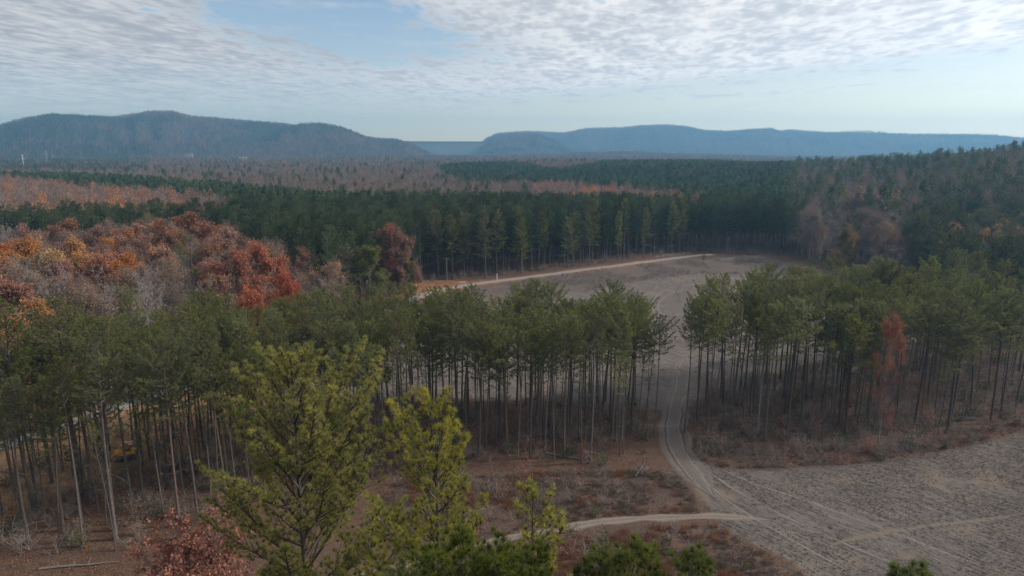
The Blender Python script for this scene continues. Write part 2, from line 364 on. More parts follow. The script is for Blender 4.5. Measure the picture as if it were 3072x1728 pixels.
BRUSH_C = GP([(470, 287), (560, 275), (700, 258), (760, 257), (820, 269), (870, 280), (790, 276), (700, 274), (640, 281), (560, 296), (500, 303), (455, 312), (430, 306)])
BRUSH_D = GP([(690, 452), (700, 440), (735, 446), (800, 448), (900, 447), (960, 436), (1030, 420), (1040, 428), (985, 441), (930, 455), (860, 464), (800, 466), (735, 470), (706, 464)])
CLAY = GP([(400, 286), (418, 280), (470, 282), (520, 277), (560, 271), (640, 261), (680, 256), (640, 266), (560, 275), (480, 286), (440, 294), (405, 312), (380, 322), (385, 300)])
TAN_V = GP([(-40, 470), (30, 432), (110, 408), (180, 392), (250, 380), (330, 395), (330, 430), (230, 450), (120, 470), (40, 500), (-60, 540)])
ROAD = catmull(G([-220, -80, 0, 35, 75, 120, 165, 205, 245, 290, 340, 378, 403, 430, 478, 560, 640, 690, 712], [515, 466, 446, 436, 422, 407, 394, 384, 370, 350, 330, 315, 304, 293.5, 283.5, 273, 262.5, 256.5, 254.5]), 1.5)
TRACK = catmull(G([716, 700, 684, 675, 673, 676, 682, 687], [500, 481, 460, 442, 425, 405, 380, 355]), 1.0)
PATH = catmull(G([345, 400, 450, 500, 560, 600, 650, 700, 740, 775], [578, 565, 553, 541, 529.5, 522.5, 518, 516.5, 518, 521]), 0.7)
TRACK2 = catmull(G([836, 828, 830, 850, 900, 960, 1040], [560, 552, 546, 540, 530, 523, 516]), 1.0)

def ground_masks(x, y):
    mk = {}
    mk['field'] = np.maximum(poly_mask(x, y, FIELD_MID, 1.2, 2.5, 3, 9), poly_mask(x, y, FIELD_NEAR, 0.7, 1.3, 4, 6))
    mk['brush'] = np.maximum.reduce([poly_mask(x, y, BRUSH_A, 1.2, 2.0, 5, 6), poly_mask(x, y, BRUSH_B, 0.7, 1.2, 6, 5), poly_mask(x, y, BRUSH_D, 1.0, 1.5, 7, 5),
                                     poly_mask(x, y, BRUSH_C, 2, 5, 8, 18) * 0.42])
    mk['clay'] = poly_mask(x, y, CLAY, 1.5, 2.0, 9, 8)
    mk['tan'] = poly_mask(x, y, TAN_V, 3, 5, 10, 12)
    return mk

az = np.concatenate([np.arange(-180, -46, 3.0), np.arange(-46, 46.01, 0.17), np.arange(48, 179, 3.0)]) * math.pi / 180
rr = np.concatenate([[0.5, 4, 9, 14], 18 * np.exp(np.arange(0, 3.25, 0.0085))]); rr = np.concatenate([rr, rr[-1] * np.exp(np.arange(1, 214) * 0.0130)]); rr = rr[rr < 5420]
A2, R2 = np.meshgrid(az, rr); gx = R2 * np.sin(A2); gy = R2 * np.cos(A2); gz = terrain(gx, gy)
mk = ground_masks(gx.ravel(), gy.ravel())
near = 1 - sstep(R2.ravel(), 330, 420)
colr = np.stack([mk['field'] * near, mk['brush'] * near, mk['clay'] * near, np.ones(gx.size)], -1)
colr2 = np.stack([mk['tan'] * near, sstep(R2.ravel(), 340, 700), np.zeros(gx.size), np.ones(gx.size)], -1)
nr, na = gx.shape; ii = np.arange(nr - 1)[:, None] * na; jj = np.arange(na)[None]; jn = (np.arange(na)[None] + 1) % na
Q = np.stack([ii + jj, ii + jn, ii + na + jn, ii + na + jj], -1).reshape(-1, 4)[:, ::-1]

def ground_material():
    m_, T = mat('ground'); geo = T.node('ShaderNodeNewGeometry'); pos = geo.outputs['Position']
    a1 = T.node('ShaderNodeAttribute', attribute_name='zones'); s1 = T.node('ShaderNodeSeparateColor'); T.l.new(a1.outputs['Color'], s1.inputs[0])
    a2 = T.node('ShaderNodeAttribute', attribute_name='zones_two'); s2 = T.node('ShaderNodeSeparateColor'); T.l.new(a2.outputs['Color'], s2.inputs[0])
    n_s = T.noise(pos, 3.5, 5, 0.7); n_m = T.noise(pos, 0.45, 5, 0.6); n_l = T.noise(pos, 0.05, 4, 0.55); n_f = T.noise(pos, 11.0, 3, 0.7)
    litter = T.mix(T.step(n_s, 0.35, 0.65), (0.055, 0.037, 0.030, 1), (0.130, 0.082, 0.060, 1))
    litter = T.mix(T.mul(T.step(n_m, 0.45, 0.65), 0.6), litter, (0.065, 0.050, 0.042, 1))
    litter = T.mix(T.mul(T.step(n_f, 0.58, 0.70), 0.6), litter, (0.26, 0.15, 0.09, 1))
    tan = T.mix(T.step(n_s, 0.35, 0.65), (0.20, 0.115, 0.060, 1), (0.42, 0.26, 0.145, 1))
    tan = T.mix(T.mul(T.step(n_m, 0.5, 0.66), 0.7), tan, (0.15, 0.11, 0.075, 1))
    # stubble field: drill rows that follow the length of each field
    p0 = G(700, 470); p1 = G(960, 590); fa = math.atan2(p1[1] - p0[1], p1[0] - p0[0])
    sx = T.node('ShaderNodeSeparateXYZ'); T.l.new(pos, sx.inputs[0])
    wob = T.mul(T.sub(T.noise(pos, 0.02, 2, 0.5), 0.5), 26.0)
    u_ = T.add(T.mul(sx.outputs[0], math.cos(fa)), T.mul(sx.outputs[1], math.sin(fa)))
    v_ = T.add(T.sub(T.mul(sx.outputs[1], math.cos(fa)), T.mul(sx.outputs[0], math.sin(fa))), wob)
    rows = T.noise(T.xyz(T.mul(u_, 0.16), T.mul(v_, 1.7), 0.0), 1.0, 4, 0.6)
    rows2 = T.noise(T.xyz(T.mul(u_, 0.9), T.mul(v_, 4.2), 0.0), 1.0, 3, 0.6)
    fl = T.mix(T.step(T.add(T.mul(rows, 0.5), T.mul(rows2, 0.5)), 0.36, 0.62), (0.076, 0.066, 0.061, 1), (0.148, 0.130, 0.121, 1))
    fl = T.mix(T.mul(T.step(n_m, 0.52, 0.66), 0.45), fl, (0.105, 0.085, 0.077, 1))
    fl = T.mix(T.mul(T.step(T.noise(pos, 0.11, 5, 0.65), 0.50, 0.68), 0.6), fl, (0.185, 0.145, 0.112, 1))
    fl = T.mix(T.mul(T.step(T.noise(pos, 0.07, 4, 0.6, 0.8), 0.55, 0.70), 0.5), fl, (0.090, 0.077, 0.072, 1))
    br = T.mix(T.step(n_s, 0.35, 0.66), (0.045, 0.033, 0.029, 1), (0.115, 0.082, 0.069, 1))
    br = T.mix(T.mul(T.step(n_m, 0.5, 0.68), 0.5), br, (0.17, 0.095, 0.060, 1))
    clay = T.mix(T.step(n_m, 0.42, 0.62), (0.150, 0.072, 0.042, 1), (0.235, 0.130, 0.078, 1))
    clay = T.mix(T.mul(T.step(T.noise(pos, 0.16, 3, 0.5), 0.60, 0.66), 0.8), clay, (0.42, 0.24, 0.11, 1))
    farc = T.mix(T.step(n_l, 0.4, 0.6), (0.045, 0.040, 0.034, 1), (0.075, 0.060, 0.052, 1))
    c = T.mix(s2.outputs[0], litter, tan); c = T.mix(s1.outputs[0], c, fl); c = T.mix(s1.outputs[2], c, clay); c = T.mix(s1.outputs[1], c, br); c = T.mix(s2.outputs[1], c, farc)
    d = T.node('ShaderNodeBsdfPrincipled'); T.l.new(c, d.inputs[0]); d.inputs['Roughness'].default_value = 1.0; d.inputs['Specular IOR Level'].default_value = 0.05
    hgt = T.add(T.add(T.mul(n_s, 0.5), T.mul(n_f, 0.2)), T.mul(s1.outputs[0], T.add(rows, T.mul(rows2, 0.6))))
    bp = T.node('ShaderNodeBump'); bp.inputs['Strength'].default_value = 0.8; bp.inputs['Distance'].default_value = 0.22; T.l.new(hgt, bp.inputs['Height']); T.l.new(bp.outputs[0], d.inputs['Normal'])
    o = T.node('ShaderNodeOutputMaterial'); T.l.new(d.outputs[0], o.inputs[0]); return m_
g_me = mesh_np('ground', np.stack([gx, gy, gz], -1).reshape(-1, 3), Q, [ground_material()], smooth=True,
               attrs={'zones': ('FLOAT_COLOR', colr), 'zones_two': ('FLOAT_COLOR', colr2)})
obj('ground', g_me, kind='structure')

def strip(name, line, width, lift, m_, cols=9, wob=0.25, crown=None, seed=0, taper=0):
    line = np.asarray(line); t = np.gradient(line, axis=0); t /= np.linalg.norm(t, axis=1, keepdims=True); nrm = np.stack([t[:, 1], -t[:, 0]], -1)
    s = np.concatenate([[0], np.cumsum(np.linalg.norm(np.diff(line, axis=0), axis=1))])
    wl = width / 2 * (1 + (fbm(s / 3, s * 0 + seed, 4, seed) - 0.5) * 2 * wob); wr = width / 2 * (1 + (fbm(s / 3, s * 0 + seed + 9, 4, seed) - 0.5) * 2 * wob)
    q = np.linspace(-1, 1, cols); off = np.where(q[None] < 0, q[None] * wl[:, None], q[None] * wr[:, None])
    if taper: off = off * np.clip(sstep(s, -1, taper) * sstep(s[-1] - s, -1, taper), .12, 1)[:, None]
    P_ = line[:, None, :] + nrm[:, None, :] * off[..., None]; z = terrain(P_[..., 0], P_[..., 1]) + lift
    if crown: z = z + crown(q)[None]
    z[:, 0] -= lift + 0.05; z[:, -1] -= lift + 0.05
    V = np.concatenate([P_, z[..., None]], -1).reshape(-1, 3); n, c = off.shape
    a = np.arange(n - 1)[:, None] * c + np.arange(c - 1)[None]; F = np.stack([a, a + 1, a + c + 1, a + c], -1).reshape(-1, 4)
    uvq = np.repeat(q[None], n, 0)
    return mesh_np(name, V, F, [m_], smooth=True, attrs={'across': ('FLOAT', uvq.ravel()), 'along': ('FLOAT', np.repeat(s[:, None], c, 1).ravel())})
def track_mat(name, base, rut, mid_, rutpos=0.42, rutw=0.16, edge_=None):
    m_, T = mat(name); geo = T.node('ShaderNodeNewGeometry'); pos = geo.outputs['Position']
    a = T.node('ShaderNodeAttribute', attribute_name='across'); q = T.m('ABSOLUTE', a.outputs['Fac'])
    n1 = T.noise(pos, 2.6, 6, 0.7); n2 = T.noise(pos, 0.5, 4, 0.6)
    qq = T.add(q, T.mul(T.sub(n2, 0.5), 0.3)); d_ = T.m('ABSOLUTE', T.sub(qq, rutpos))
    c = T.mix(T.step(n1, 0.3, 0.7), tuple(b * 0.72 for b in base) + (1,), base + (1,))
    c = T.mix(T.mul(T.step(d_, rutw, rutw * 0.3), 0.75), c, rut + (1,))
    c = T.mix(T.mul(T.step(qq, 0.22, 0.05), 0.6), c, mid_ + (1,))
    if edge_: c = T.mix(T.step(T.add(qq, T.mul(T.sub(n1, .5), .35)), 0.72, 0.98), c, edge_ + (1,))
    b = T.node('ShaderNodeBsdfPrincipled'); T.l.new(c, b.inputs[0]); b.inputs['Roughness'].default_value = 0.97; b.inputs['Specular IOR Level'].default_value = 0.1
    bp = T.node('ShaderNodeBump'); bp.inputs['Strength'].default_value = 0.6; bp.inputs['Distance'].default_value = 0.12; T.l.new(n1, bp.inputs['Height']); T.l.new(bp.outputs[0], b.inputs['Normal'])
    o = T.node('ShaderNodeOutputMaterial'); T.l.new(b.outputs[0], o.inputs[0]); return m_
rutf = lambda q: -0.07 * np.exp(-((np.abs(q) - 0.45) / 0.14) ** 2)
obj('gravel_road', strip('gravel_road', ROAD, 4.4, 0.05, track_mat('gravel', (0.235, 0.23, 0.222), (0.30, 0.29, 0.28), (0.195, 0.182, 0.17), edge_=(0.13, 0.10, 0.075)), 11, 0.12, rutf), kind='structure')
obj('dirt_track', strip('dirt_track', TRACK, 5.4, 0.05, track_mat('packed dirt', (0.140, 0.120, 0.110), (0.165, 0.143, 0.132), (0.118, 0.100, 0.092), edge_=(0.112, 0.095, 0.087)), 13, 0.25, rutf, taper=9), kind='structure')
obj('straw_path', strip('straw_path', PATH, 1.7, 0.05, track_mat('dry straw', (0.18, 0.148, 0.130), (0.21, 0.175, 0.155), (0.145, 0.118, 0.102), edge_=(0.105, 0.082, 0.072)), 9, 0.8, None, 3, taper=7), kind='structure')
obj('field_track', strip('field_track', TRACK2, 0.8, 0.05, track_mat('worn field track', (0.150, 0.125, 0.105), (0.160, 0.134, 0.112), (0.14, 0.118, 0.10), edge_=(0.115, 0.098, 0.088)), 7, 0.9, None, 5, taper=8), kind='structure')
wt = track_mat('pale wheel track', (0.172, 0.151, 0.139), (0.190, 0.167, 0.152), (0.150, 0.132, 0.121))
for pts in ([(697, 285), (672, 288), (658, 295), (652, 304), (656, 318)], [(700, 289), (680, 291), (664, 298), (658, 306), (662, 318)], [(728, 288), (706, 293), (692, 300), (690, 312), (696, 326)], [(736, 291), (712, 297), (700, 304), (699, 314), (705, 328)], [(690, 466), (712, 488), (745, 513), (800, 545), (862, 578)], [(698, 462), (728, 486), (775, 512), (840, 542), (930, 578)], [(705, 462), (750, 482), (820, 506), (900, 536), (1000, 574)]):
    obj('wheel_track', strip('wheel_track', catmull(G([a for a, b in pts], [b for a, b in pts]), 1.0), 0.55, 0.04, wt, 5, 0.25 if pts[0][1] < 400 else 0.7, None, int(pts[0][0]), taper=5), kind='structure')

# ----------------------------------------------------------------- tree builders
def pine_parts(seed, H=23.0, crown0=0.5, rad=3.4, nb=46, tsp=0.38, dead=12, dense=1.0, r0=0.17, gap=0.15, low=-8, top=55, asym=0.0, swayk=1.0, expo=3.4):
    r = np.random.default_rng(seed); segs = []; C_ = []; D_ = []; dseg = []
    sway = r.normal(0, 0.25, 2) * swayk; ph = r.uniform(0, 6, 2)
    def tp(t): return np.array([sway[0] * math.sin(t * 2.4 + ph[0]) * H / 20 - sway[0] * math.sin(ph[0]) * H / 20, sway[1] * math.sin(t * 2.9 + ph[1]) * H / 20 - sway[1] * math.sin(ph[1]) * H / 20, t * H])
    def tr(t): return r0 * (1 - t) ** 0.75 + 0.025 + (0.09 * r0 / .17 * max(0, 1 - t * 25))
    ts = np.linspace(0, 0.985, 13); trunk = [list(tp(a)) + list(tp(b)) + [tr(a), tr(b)] for a, b in zip(ts[:-1], ts[1:])]
    clump = r.uniform(0, 6.28, 3); a0 = r.uniform(0, 6.28)
    def limb(p, azb, el, ln, rad0, fol=True):
        d = np.array([math.cos(azb) * math.cos(el), math.sin(azb) * math.cos(el), math.sin(el)]); pts = [p]; k = 4
        for j in range(k):
            d = d + np.array([0, 0, 0.10]) + r.normal(0, 0.06, 3); d /= np.linalg.norm(d); pts.append(pts[-1] + d * ln / k)
        for j in range(k): segs.append(list(pts[j]) + list(pts[j + 1]) + [rad0 * (1 - j / k * .8), rad0 * (1 - (j + 1) / k * .8)])
        if not fol: return
        nbr = int(ln / (0.30 / dense)) + 1
        for b in range(nbr):
            q = 0.22 + 0.78 * (b + r.uniform(0, 1)) / nbr; j = min(k - 1, int(q * k)); f = q * k - j
            bp_ = pts[j] * (1 - f) + pts[j + 1] * f; dm = pts[j + 1] - pts[j]; dm = dm / np.linalg.norm(dm)
            sg = 1 if b % 2 else -1; th = sg * r.uniform(0.5, 1.2); hd = np.array([dm[0] * math.cos(th) - dm[1] * math.sin(th), dm[0] * math.sin(th) + dm[1] * math.cos(th), dm[2] * .6 + r.uniform(-0.15, 0.45)]); hd /= np.linalg.norm(hd)
            bl = (0.30 + 0.34 * ln * (1 - q) * r.uniform(0.5, 1.2)) if q < 0.9 else 0.3
            n_t = max(1, int(bl / tsp + .35)); e = bp_ + hd * bl; segs.append(list(bp_) + list(e) + [rad0 * .30, 0.008])
            for t_ in range(n_t):
                w_ = (t_ + 1) / n_t; jt_ = np.zeros(3) if t_ == n_t - 1 else r.normal(0, .13, 3); C_.append(bp_ + hd * bl * w_ + jt_); D_.append(hd + jt_ * 3 + np.array([0, 0, 0.35]))
        C_.append(pts[-1]); D_.append(d + np.array([0, 0, .4]))
    for i in range(nb):
        s = ((i + r.uniform(0, 1)) / nb) ** 0.85; t = crown0 + (0.985 - crown0) * s
        azb = a0 + i * 2.399 + r.normal(0, 0.3)
        prof = math.sqrt(max(0, 1 - s ** expo)) * min(1, 0.66 + s * 1.5)
        lobes = 1 + 0.25 * math.sin(azb + clump[0]) + 0.18 * math.sin(2 * azb + clump[1] + s * 5)
        if r.uniform() < gap: continue
        ln = max(0.5, rad * prof * lobes * r.uniform(0.72, 1.15) * (1 + asym * math.cos(azb)))
        el = R_(low + (top - low) * s ** 1.1 + r.normal(0, 7)); ln = min(ln, (H * (1 - t) + .25) / max(math.sin(el + .15), .12) + .25); limb(tp(t), azb, el, ln, 0.014 + 0.011 * ln)
    C_.append(tp(0.995)); D_.append(np.array([0, 0, 1.]))
    for i in range(dead):
        t = r.uniform(max(0.12, crown0 - 0.30), crown0 + 0.04); azb = r.uniform(0, 6.28); ln = r.uniform(0.5, 2.2) * rad / 3.4; el = R_(r.uniform(-25, 30))
        d = np.array([math.cos(azb) * math.cos(el), math.sin(azb) * math.cos(el), math.sin(el)]); p = tp(t); m2 = p + d * ln * .5; e = m2 + (d + np.array([0, 0, r.uniform(-.3, .5)])) * ln * .5
        dseg.append(list(p) + list(m2) + [0.028, 0.018]); dseg.append(list(m2) + list(e) + [0.018, 0.006])
        for _ in range(2):
            dd = d + r.normal(0, 0.6, 3); dseg.append(list(m2) + list(m2 + dd * ln * .35) + [0.010, 0.005])
        if r.uniform() < 0.2: C_.extend([e, m2 + (e - m2) * .6]); D_.extend([d, d])
    return trunk, segs, dseg, np.array(C_), np.array(D_)
def build_pine(seed, name, needle_m, bark_m, n_need=15, L=0.29, w=0.085, spread=0.95, sides=7, cones=0, joined=False, **kw):
    tk, sg, dg, C_, D_ = pine_parts(seed, **kw); r = np.random.default_rng(seed + 999)
    T_ = Acc(); tubes(T_, tk, sides, 0); tubes(T_, sg, 3, 1); tubes(T_, dg, 3, 1)
    N_ = Acc(); needles(N_, r, C_, D_, n_need, L, w, spread, 0.15, 0)
    if cones:
        pick = C_[r.choice(len(C_), cones)] + r.normal(0, .06, (cones, 3)); cs = [list(p) + list(p + r.normal(0, .03, 3) + [0, 0, -0.11]) + [0.045, 0.02] for p in pick]; tubes(T_, cs, 5, 2)
    if joined:
        T_.V += N_.V; T_.F += [f + T_.n for f in N_.F]; T_.M += [m_ + 3 for m_ in N_.M]
        return mesh_np(name, np.vstack(T_.V), np.vstack(T_.F), [bark_m, M['twig_dark'], M['cone'], needle_m], np.concatenate(T_.M))
    return T_.mesh(name + ' trunk', [bark_m, M['twig_dark'], M['cone']], True), N_.mesh(name + ' crown', [needle_m])

def hard_parts(seed, H=20.0, spread=5.0, fork=0.35, levels=4, r0=0.20, kids=(7, 5, 5, 5), upright=0.5, lean=0.0):
    r = np.random.default_rng(seed); segs = []; tips = []; twigs = []
    def grow(p, d, ln, rad0, lev):
        k = 3 if lev < 2 else 2; pts = [p]; dd = d.copy()
        for j in range(k):
            dd = dd + r.normal(0, 0.10 + .05 * lev, 3) + np.array([0, 0, 0.06 * upright]); dd /= np.linalg.norm(dd); pts.append(pts[-1] + dd * ln / k)
        for j in range(k): (segs if lev < 3 else twigs).append(list(pts[j]) + list(pts[j + 1]) + [rad0 * (1 - .6 * j / k), rad0 * (1 - .6 * (j + 1) / k)])
        if lev >= 2:
            for j in range(1, k + 1): tips.append(pts[j])
        if lev >= levels: return
        n = kids[min(lev, len(kids) - 1)]
        for i in range(n):
            q = 0.3 + 0.7 * (i + r.uniform(0, 1)) / n; j = min(k - 1, int(q * k)); f = q * k - j; b = pts[j] * (1 - f) + pts[j + 1] * f
            nd = dd * 0.75 + r.normal(0, 0.55, 3) + np.array([0, 0, 0.15 * upright]); nd /= np.linalg.norm(nd)
            grow(b, nd, ln * r.uniform(0.42, 0.66), rad0 * 0.45 * (1.1 - .4 * q), lev + 1)
    top = np.array([lean * H + r.normal(0, .4), r.normal(0, .4), H * (0.86)]); ts = np.linspace(0, 1, 9); path = []
    for t in ts: path.append(np.array([top[0] * t ** 1.5 + math.sin(t * 5 + seed) * .15, top[1] * t + math.cos(t * 4 + seed) * .15, top[2] * t]))
    for a, b, t in zip(path[:-1], path[1:], ts): segs.append(list(a) + list(b) + [r0 * (1 - .85 * t) + .02 + (0.12 * r0 / .2 if t == 0 else 0), r0 * (1 - .85 * (t + .125)) + .02])
    n0 = kids[0] * 2
    for i in range(n0):
        t = fork + (1 - fork) * ((i + r.uniform(0, 1)) / n0); j = min(7, int(t * 8)); f = t * 8 - j; b = path[j] * (1 - f) + path[j + 1] * f
        s = (t - fork) / (1 - fork); a = i * 2.4 + r.normal(0, .4); el = R_(2 + 52 * s + 24 * upright + r.normal(0, 9)); el = min(el, 1.4)
        ln = spread * (0.95 - 0.55 * s) * r.uniform(0.75, 1.2) * min(1, .65 + s * 1.4)
        grow(b, np.array([math.cos(a) * math.cos(el), math.sin(a) * math.cos(el), math.sin(el)]), ln, r0 * .42 * (1 - .6 * s), 1)
    return segs, twigs, np.array(tips)
def build_hard(seed, name, leaf_m, bark_m, twig_m, n_leaf=7, size=0.26, jit=0.33, keep=1.0, joined=False, twr=0.02, **kw):
    sg, tw, tips = hard_parts(seed, **kw); r = np.random.default_rng(seed + 5)
    T_ = Acc(); tubes(T_, sg, 5, 0)
    tw = np.array(tw); tw[:, 6] = np.maximum(tw[:, 6], twr * .9); tw[:, 7] = twr * .4; tubes(T_, tw, 3, 1)
    L_ = Acc()
    if keep > 0:
        tt = tips
        if keep < 1:   # leaves left on some limbs only
            f = fbm(tips[:, 0] / 2.2 + seed, tips[:, 2] / 2.2 + tips[:, 1] / 2.2, 2, seed); tt = tips[f > np.quantile(f, 1 - keep)]
        leaves(L_, r, tt, size, jit, n_leaf)
    mats = [bark_m, twig_m]
    if joined:
        if keep > 0: T_.V += L_.V; T_.F += [f + T_.n for f in L_.F]; T_.M += [m_ + 2 for m_ in L_.M]
        return mesh_np(name, np.vstack(T_.V), np.vstack(T_.F), mats + [leaf_m], np.concatenate(T_.M))
    return T_.mesh(name + ' trunk', mats, True), (L_.mesh(name + ' crown', [leaf_m]) if keep > 0 else None)
def far_tree(seed, name, leaf_m, bark_m, H, rad, crown0, n, size, pointy=0.0, fuzz=False, trunkw=0.2):
    """small distant tree: trunk and a crown of many leaf-clump faces"""
    r = np.random.default_rng(seed); A_ = Acc(); tubes(A_, [[0, 0, 0, 0, 0, H * .9, trunkw, .06]], 4, 0)
    k = 9; cc = []
    for i in range(k):
        s = r.uniform(0.05, 1); a = r.uniform(0, 6.28); q = rad * 0.62 * math.sqrt(max(0.04, 1 - s ** 2)) * (1 - pointy * s) * r.uniform(.3, 1); cc.append([math.cos(a) * q, math.sin(a) * q, H * (crown0 + (0.94 - crown0) * s)])
    cc.append([0, 0, H * .94]); cc = np.array(cc); ci = r.integers(0, len(cc), n); d = r.normal(0, 1, (n, 3)); d /= np.linalg.norm(d, axis=1, keepdims=True)
    lim = (1 - 0.55 * (cc[ci, 2:3] / H - crown0) / (1 - crown0) * (0.5 + pointy))
    C_ = cc[ci] + d * np.array([[rad * .5, rad * .5, H * (1 - crown0) * .22]]) * lim * r.uniform(0.5, 1.05, (n, 1))
    if fuzz:
        dd = C_ - np.array([[0, 0, H * .35]]) + r.normal(0, 1.5, C_.shape); dd /= np.linalg.norm(dd, axis=1, keepdims=True)
        needles(A_, r, C_ - dd * .5, dd, 1, size * 2.4, size * .33, 0.35, 0.1, 1)
    else: leaves(A_, r, C_, size, 0.05, 1, 1)
    return A_.mesh(name, [bark_m, leaf_m])

# ----------------------------------------------------------------- dam, far structures
def at_px(u, v, r):
    """world x, y at ground distance r in the direction of pixel (u, v), and the height there"""
    a, e = pix_azel(u, v); return r * math.sin(a), r * math.cos(a), CAM_H + r * float(e)
xa, ya, za = at_px(385, 141.2, 3700); xb, yb, zb = at_px(505, 141.2, 3760)
dv = np.array([xb - xa, yb - ya]); L_ = np.linalg.norm(dv); dv /= L_; nv = np.array([dv[1], -dv[0]])
A_ = Acc(); nseg = 30; prof = [(-6, za), (6, za), (6, za - 1.2), (45, za - 28), (52, za - 29), (110, za - 62), (190, -4), (190, -12), (-60, -12), (-60, za - 20)]
Vv = []
for i in range(nseg + 1):
    c = np.array([xa, ya]) + dv * L_ * i / nseg
    for (o_, z_) in prof: p_ = c + nv * o_ + nv * (fbm(i * .9, o_ * .02, 2, 4) - .5) * (6 if o_ > 30 else 0); Vv.append([p_[0], p_[1], z_])
k = len(prof); Fq = [[i * k + j, i * k + (j + 1) % k, (i + 1) * k + (j + 1) % k, (i + 1) * k + j] for i in range(nseg) for j in range(k)]
dam_m = paint('grassed rock fill', (0.075, 0.075, 0.068), 0.95, dirt=0.8, dirtc=(0.05, 0.05, 0.045), scale=0.02, spec=0.1)
obj('embankment_dam', mesh_np('embankment_dam', Vv, Fq, [dam_m]), label='long level-topped embankment dam closing the gap between the mountains', category='dam')

def thing(name, label, cat, loc, rz=0.0, group=None, scale=1.0):
    o = bpy.data.objects.new(name, None); COL.objects.link(o); o.empty_display_size = 0.3
    o.location = loc; o.rotation_euler = (0, 0, rz); o.scale = (scale,) * 3; o['label'] = label; o['category'] = cat
    if group: o['group'] = group
    return o
CLEAR = []      # (az, half width, r0, r1) sight lines kept open, as real clearings
white_m = paint('white metal roof', (0.72, 0.73, 0.75), 0.4, 0.1, 0.25, (0.4, 0.38, 0.36), 0.4)
wall_m = paint('pale siding', (0.46, 0.45, 0.43), 0.7, 0, 0.3, (0.3, 0.27, 0.24), 0.5)
dark_m = paint('dark opening', (0.04, 0.04, 0.045), 0.6)
def gable(nm, label, u, v, r, w, d, h, rise, rz, cat):
    r = min(range(450, 2600, 20), key=lambda q: abs(at_px(u, v, q)[2] - float(terrain(*at_px(u, v, q)[:2])) - h - rise) + abs(q - r) * .002)
    x, y, z = at_px(u, v, r); gz_ = float(terrain(x, y))
    t = thing(nm, label, cat, (x, y, gz_), -math.atan2(x, y) + rz); hh = h
    a = Acc(); a.box((0, 0, hh / 2), (w, d, hh)); a.add([(-w / 2, -d / 2, hh), (-w / 2, d / 2, hh), (-w / 2, 0, hh + rise - .1)], [(0, 2, 1)]); a.add([(w / 2, -d / 2, hh), (w / 2, d / 2, hh), (w / 2, 0, hh + rise - .1)], [(0, 1, 2)])
    obj('wall', a.mesh(nm + ' wall', [wall_m]), t)
    a = Acc(); o_ = 0.6
    for s in (-1, 1):
        vs = [(-w / 2 - o_, 0, hh + rise), (w / 2 + o_, 0, hh + rise), (w / 2 + o_, s * (d / 2 + o_), hh - .25), (-w / 2 - o_, s * (d / 2 + o_), hh - .25)]
        vs += [(p[0], p[1], p[2] - .15) for p in vs]; a.add(vs, [(0, 1, 2), (0, 2, 3), (4, 6, 5), (4, 7, 6), (3, 2, 6), (3, 6, 7), (0, 3, 7), (0, 7, 4), (1, 5, 6), (1, 6, 2)])
    obj('roof', a.mesh(nm + ' roof', [white_m]), t)
    for q in (-.28, .22):
        a = Acc(); a.box((w * q, -d / 2 - .04, min(hh * .8, 3) / 2 + .1), (w * .16, .1, min(hh * .8, 3))); obj('door', a.mesh('door', [dark_m]), t)
    CLEAR.append((math.atan2(x, y), (w * .62) / r, r - 330, r + d + 15))
gable('long_barn', 'long low white-roofed barn amid bare trees beyond the left pine woods', 223.5, 171.5, 1000, 18, 9, 4, 1.5, 0.0, 'barn')
gable('large_barn', 'tall white-roofed barn in the far valley before the dam', 377, 163.6, 1500, 22, 12, 6, 3.0, 0.15, 'barn')
gable('farmhouse', 'small white house half hidden in bare trees behind the pine woods', 265, 183.5, 660, 6, 6, 3, 1.7, 0.5, 'house')

steel_m = paint('galvanised steel', (0.42, 0.43, 0.44), 0.5, 0.3, 0.2); pale_m = paint('pale steel pole', (0.72, 0.73, 0.72), 0.5, 0.1, 0.15)
wood_m = bark_mat('weathered pole wood', (0.13, 0.11, 0.10), (0.22, 0.19, 0.17))
def tpole(nm, label, u, v, r, wid, frame=1, m_=None, lattice=False):
    x, y, z = at_px(u, v, r); g = float(terrain(x, y)) - 0.3; H_ = z - g
    t = thing(nm, label, 'power pylon' if nm != 'radio_mast' else 'mast', (x, y, g), -math.atan2(x, y)); a = Acc()
    if lattice:
        for sx in (-1, 1):
            for sy in (-1, 1): tubes(a, [[sx * wid, sy * wid, 0, sx * .25, sy * .25, H_, .16, .12]], 4)
        n = 10
        for i in range(n):
            z0, z1 = H_ * i / n, H_ * (i + 1) / n; w0 = wid * (1 - i / n) + .25 * i / n; w1 = wid * (1 - (i + 1) / n) + .25 * (i + 1) / n
            tubes(a, [[-w0, -w0, z0, w1, -w1, z1, .08, .08], [w0, -w0, z0, -w1, -w1, z1, .08, .08], [-w0, w0, z0, w1, w1, z1, .08, .08], [-w0, -w0, z0, -w1, w1, z1, .08, .08], [w0, -w0, z0, w1, w1, z1, .08, .08]], 3)
    else:
        for i in range(frame): tubes(a, [[(i - (frame - 1) / 2) * 7, 0, 0, (i - (frame - 1) / 2) * 7, 0, H_, wid, wid * .6]], 6)
    obj('tower', a.mesh(nm, [m_ or steel_m]), t)
    if nm != 'radio_mast':
        for k_, hz in enumerate((0.80, 0.92)):
            a = Acc(); a.box((0, 0, H_ * hz), (7 * max(frame - 1, 0) + 8 - 3 * k_, .3, .35)); obj('crossarm', a.mesh('crossarm', [m_ or steel_m]), t)
    return t
tpole('transmission_pole', 'thick white monopole standing alone at far left below the mountain', 22, 154, 1500, .5, 1, pale_m)
tpole('transmission_tower', 'grey lattice tower on the cleared knoll right of the white monopole', 45.5, 150, 1900, 2.0, 1, None, True)
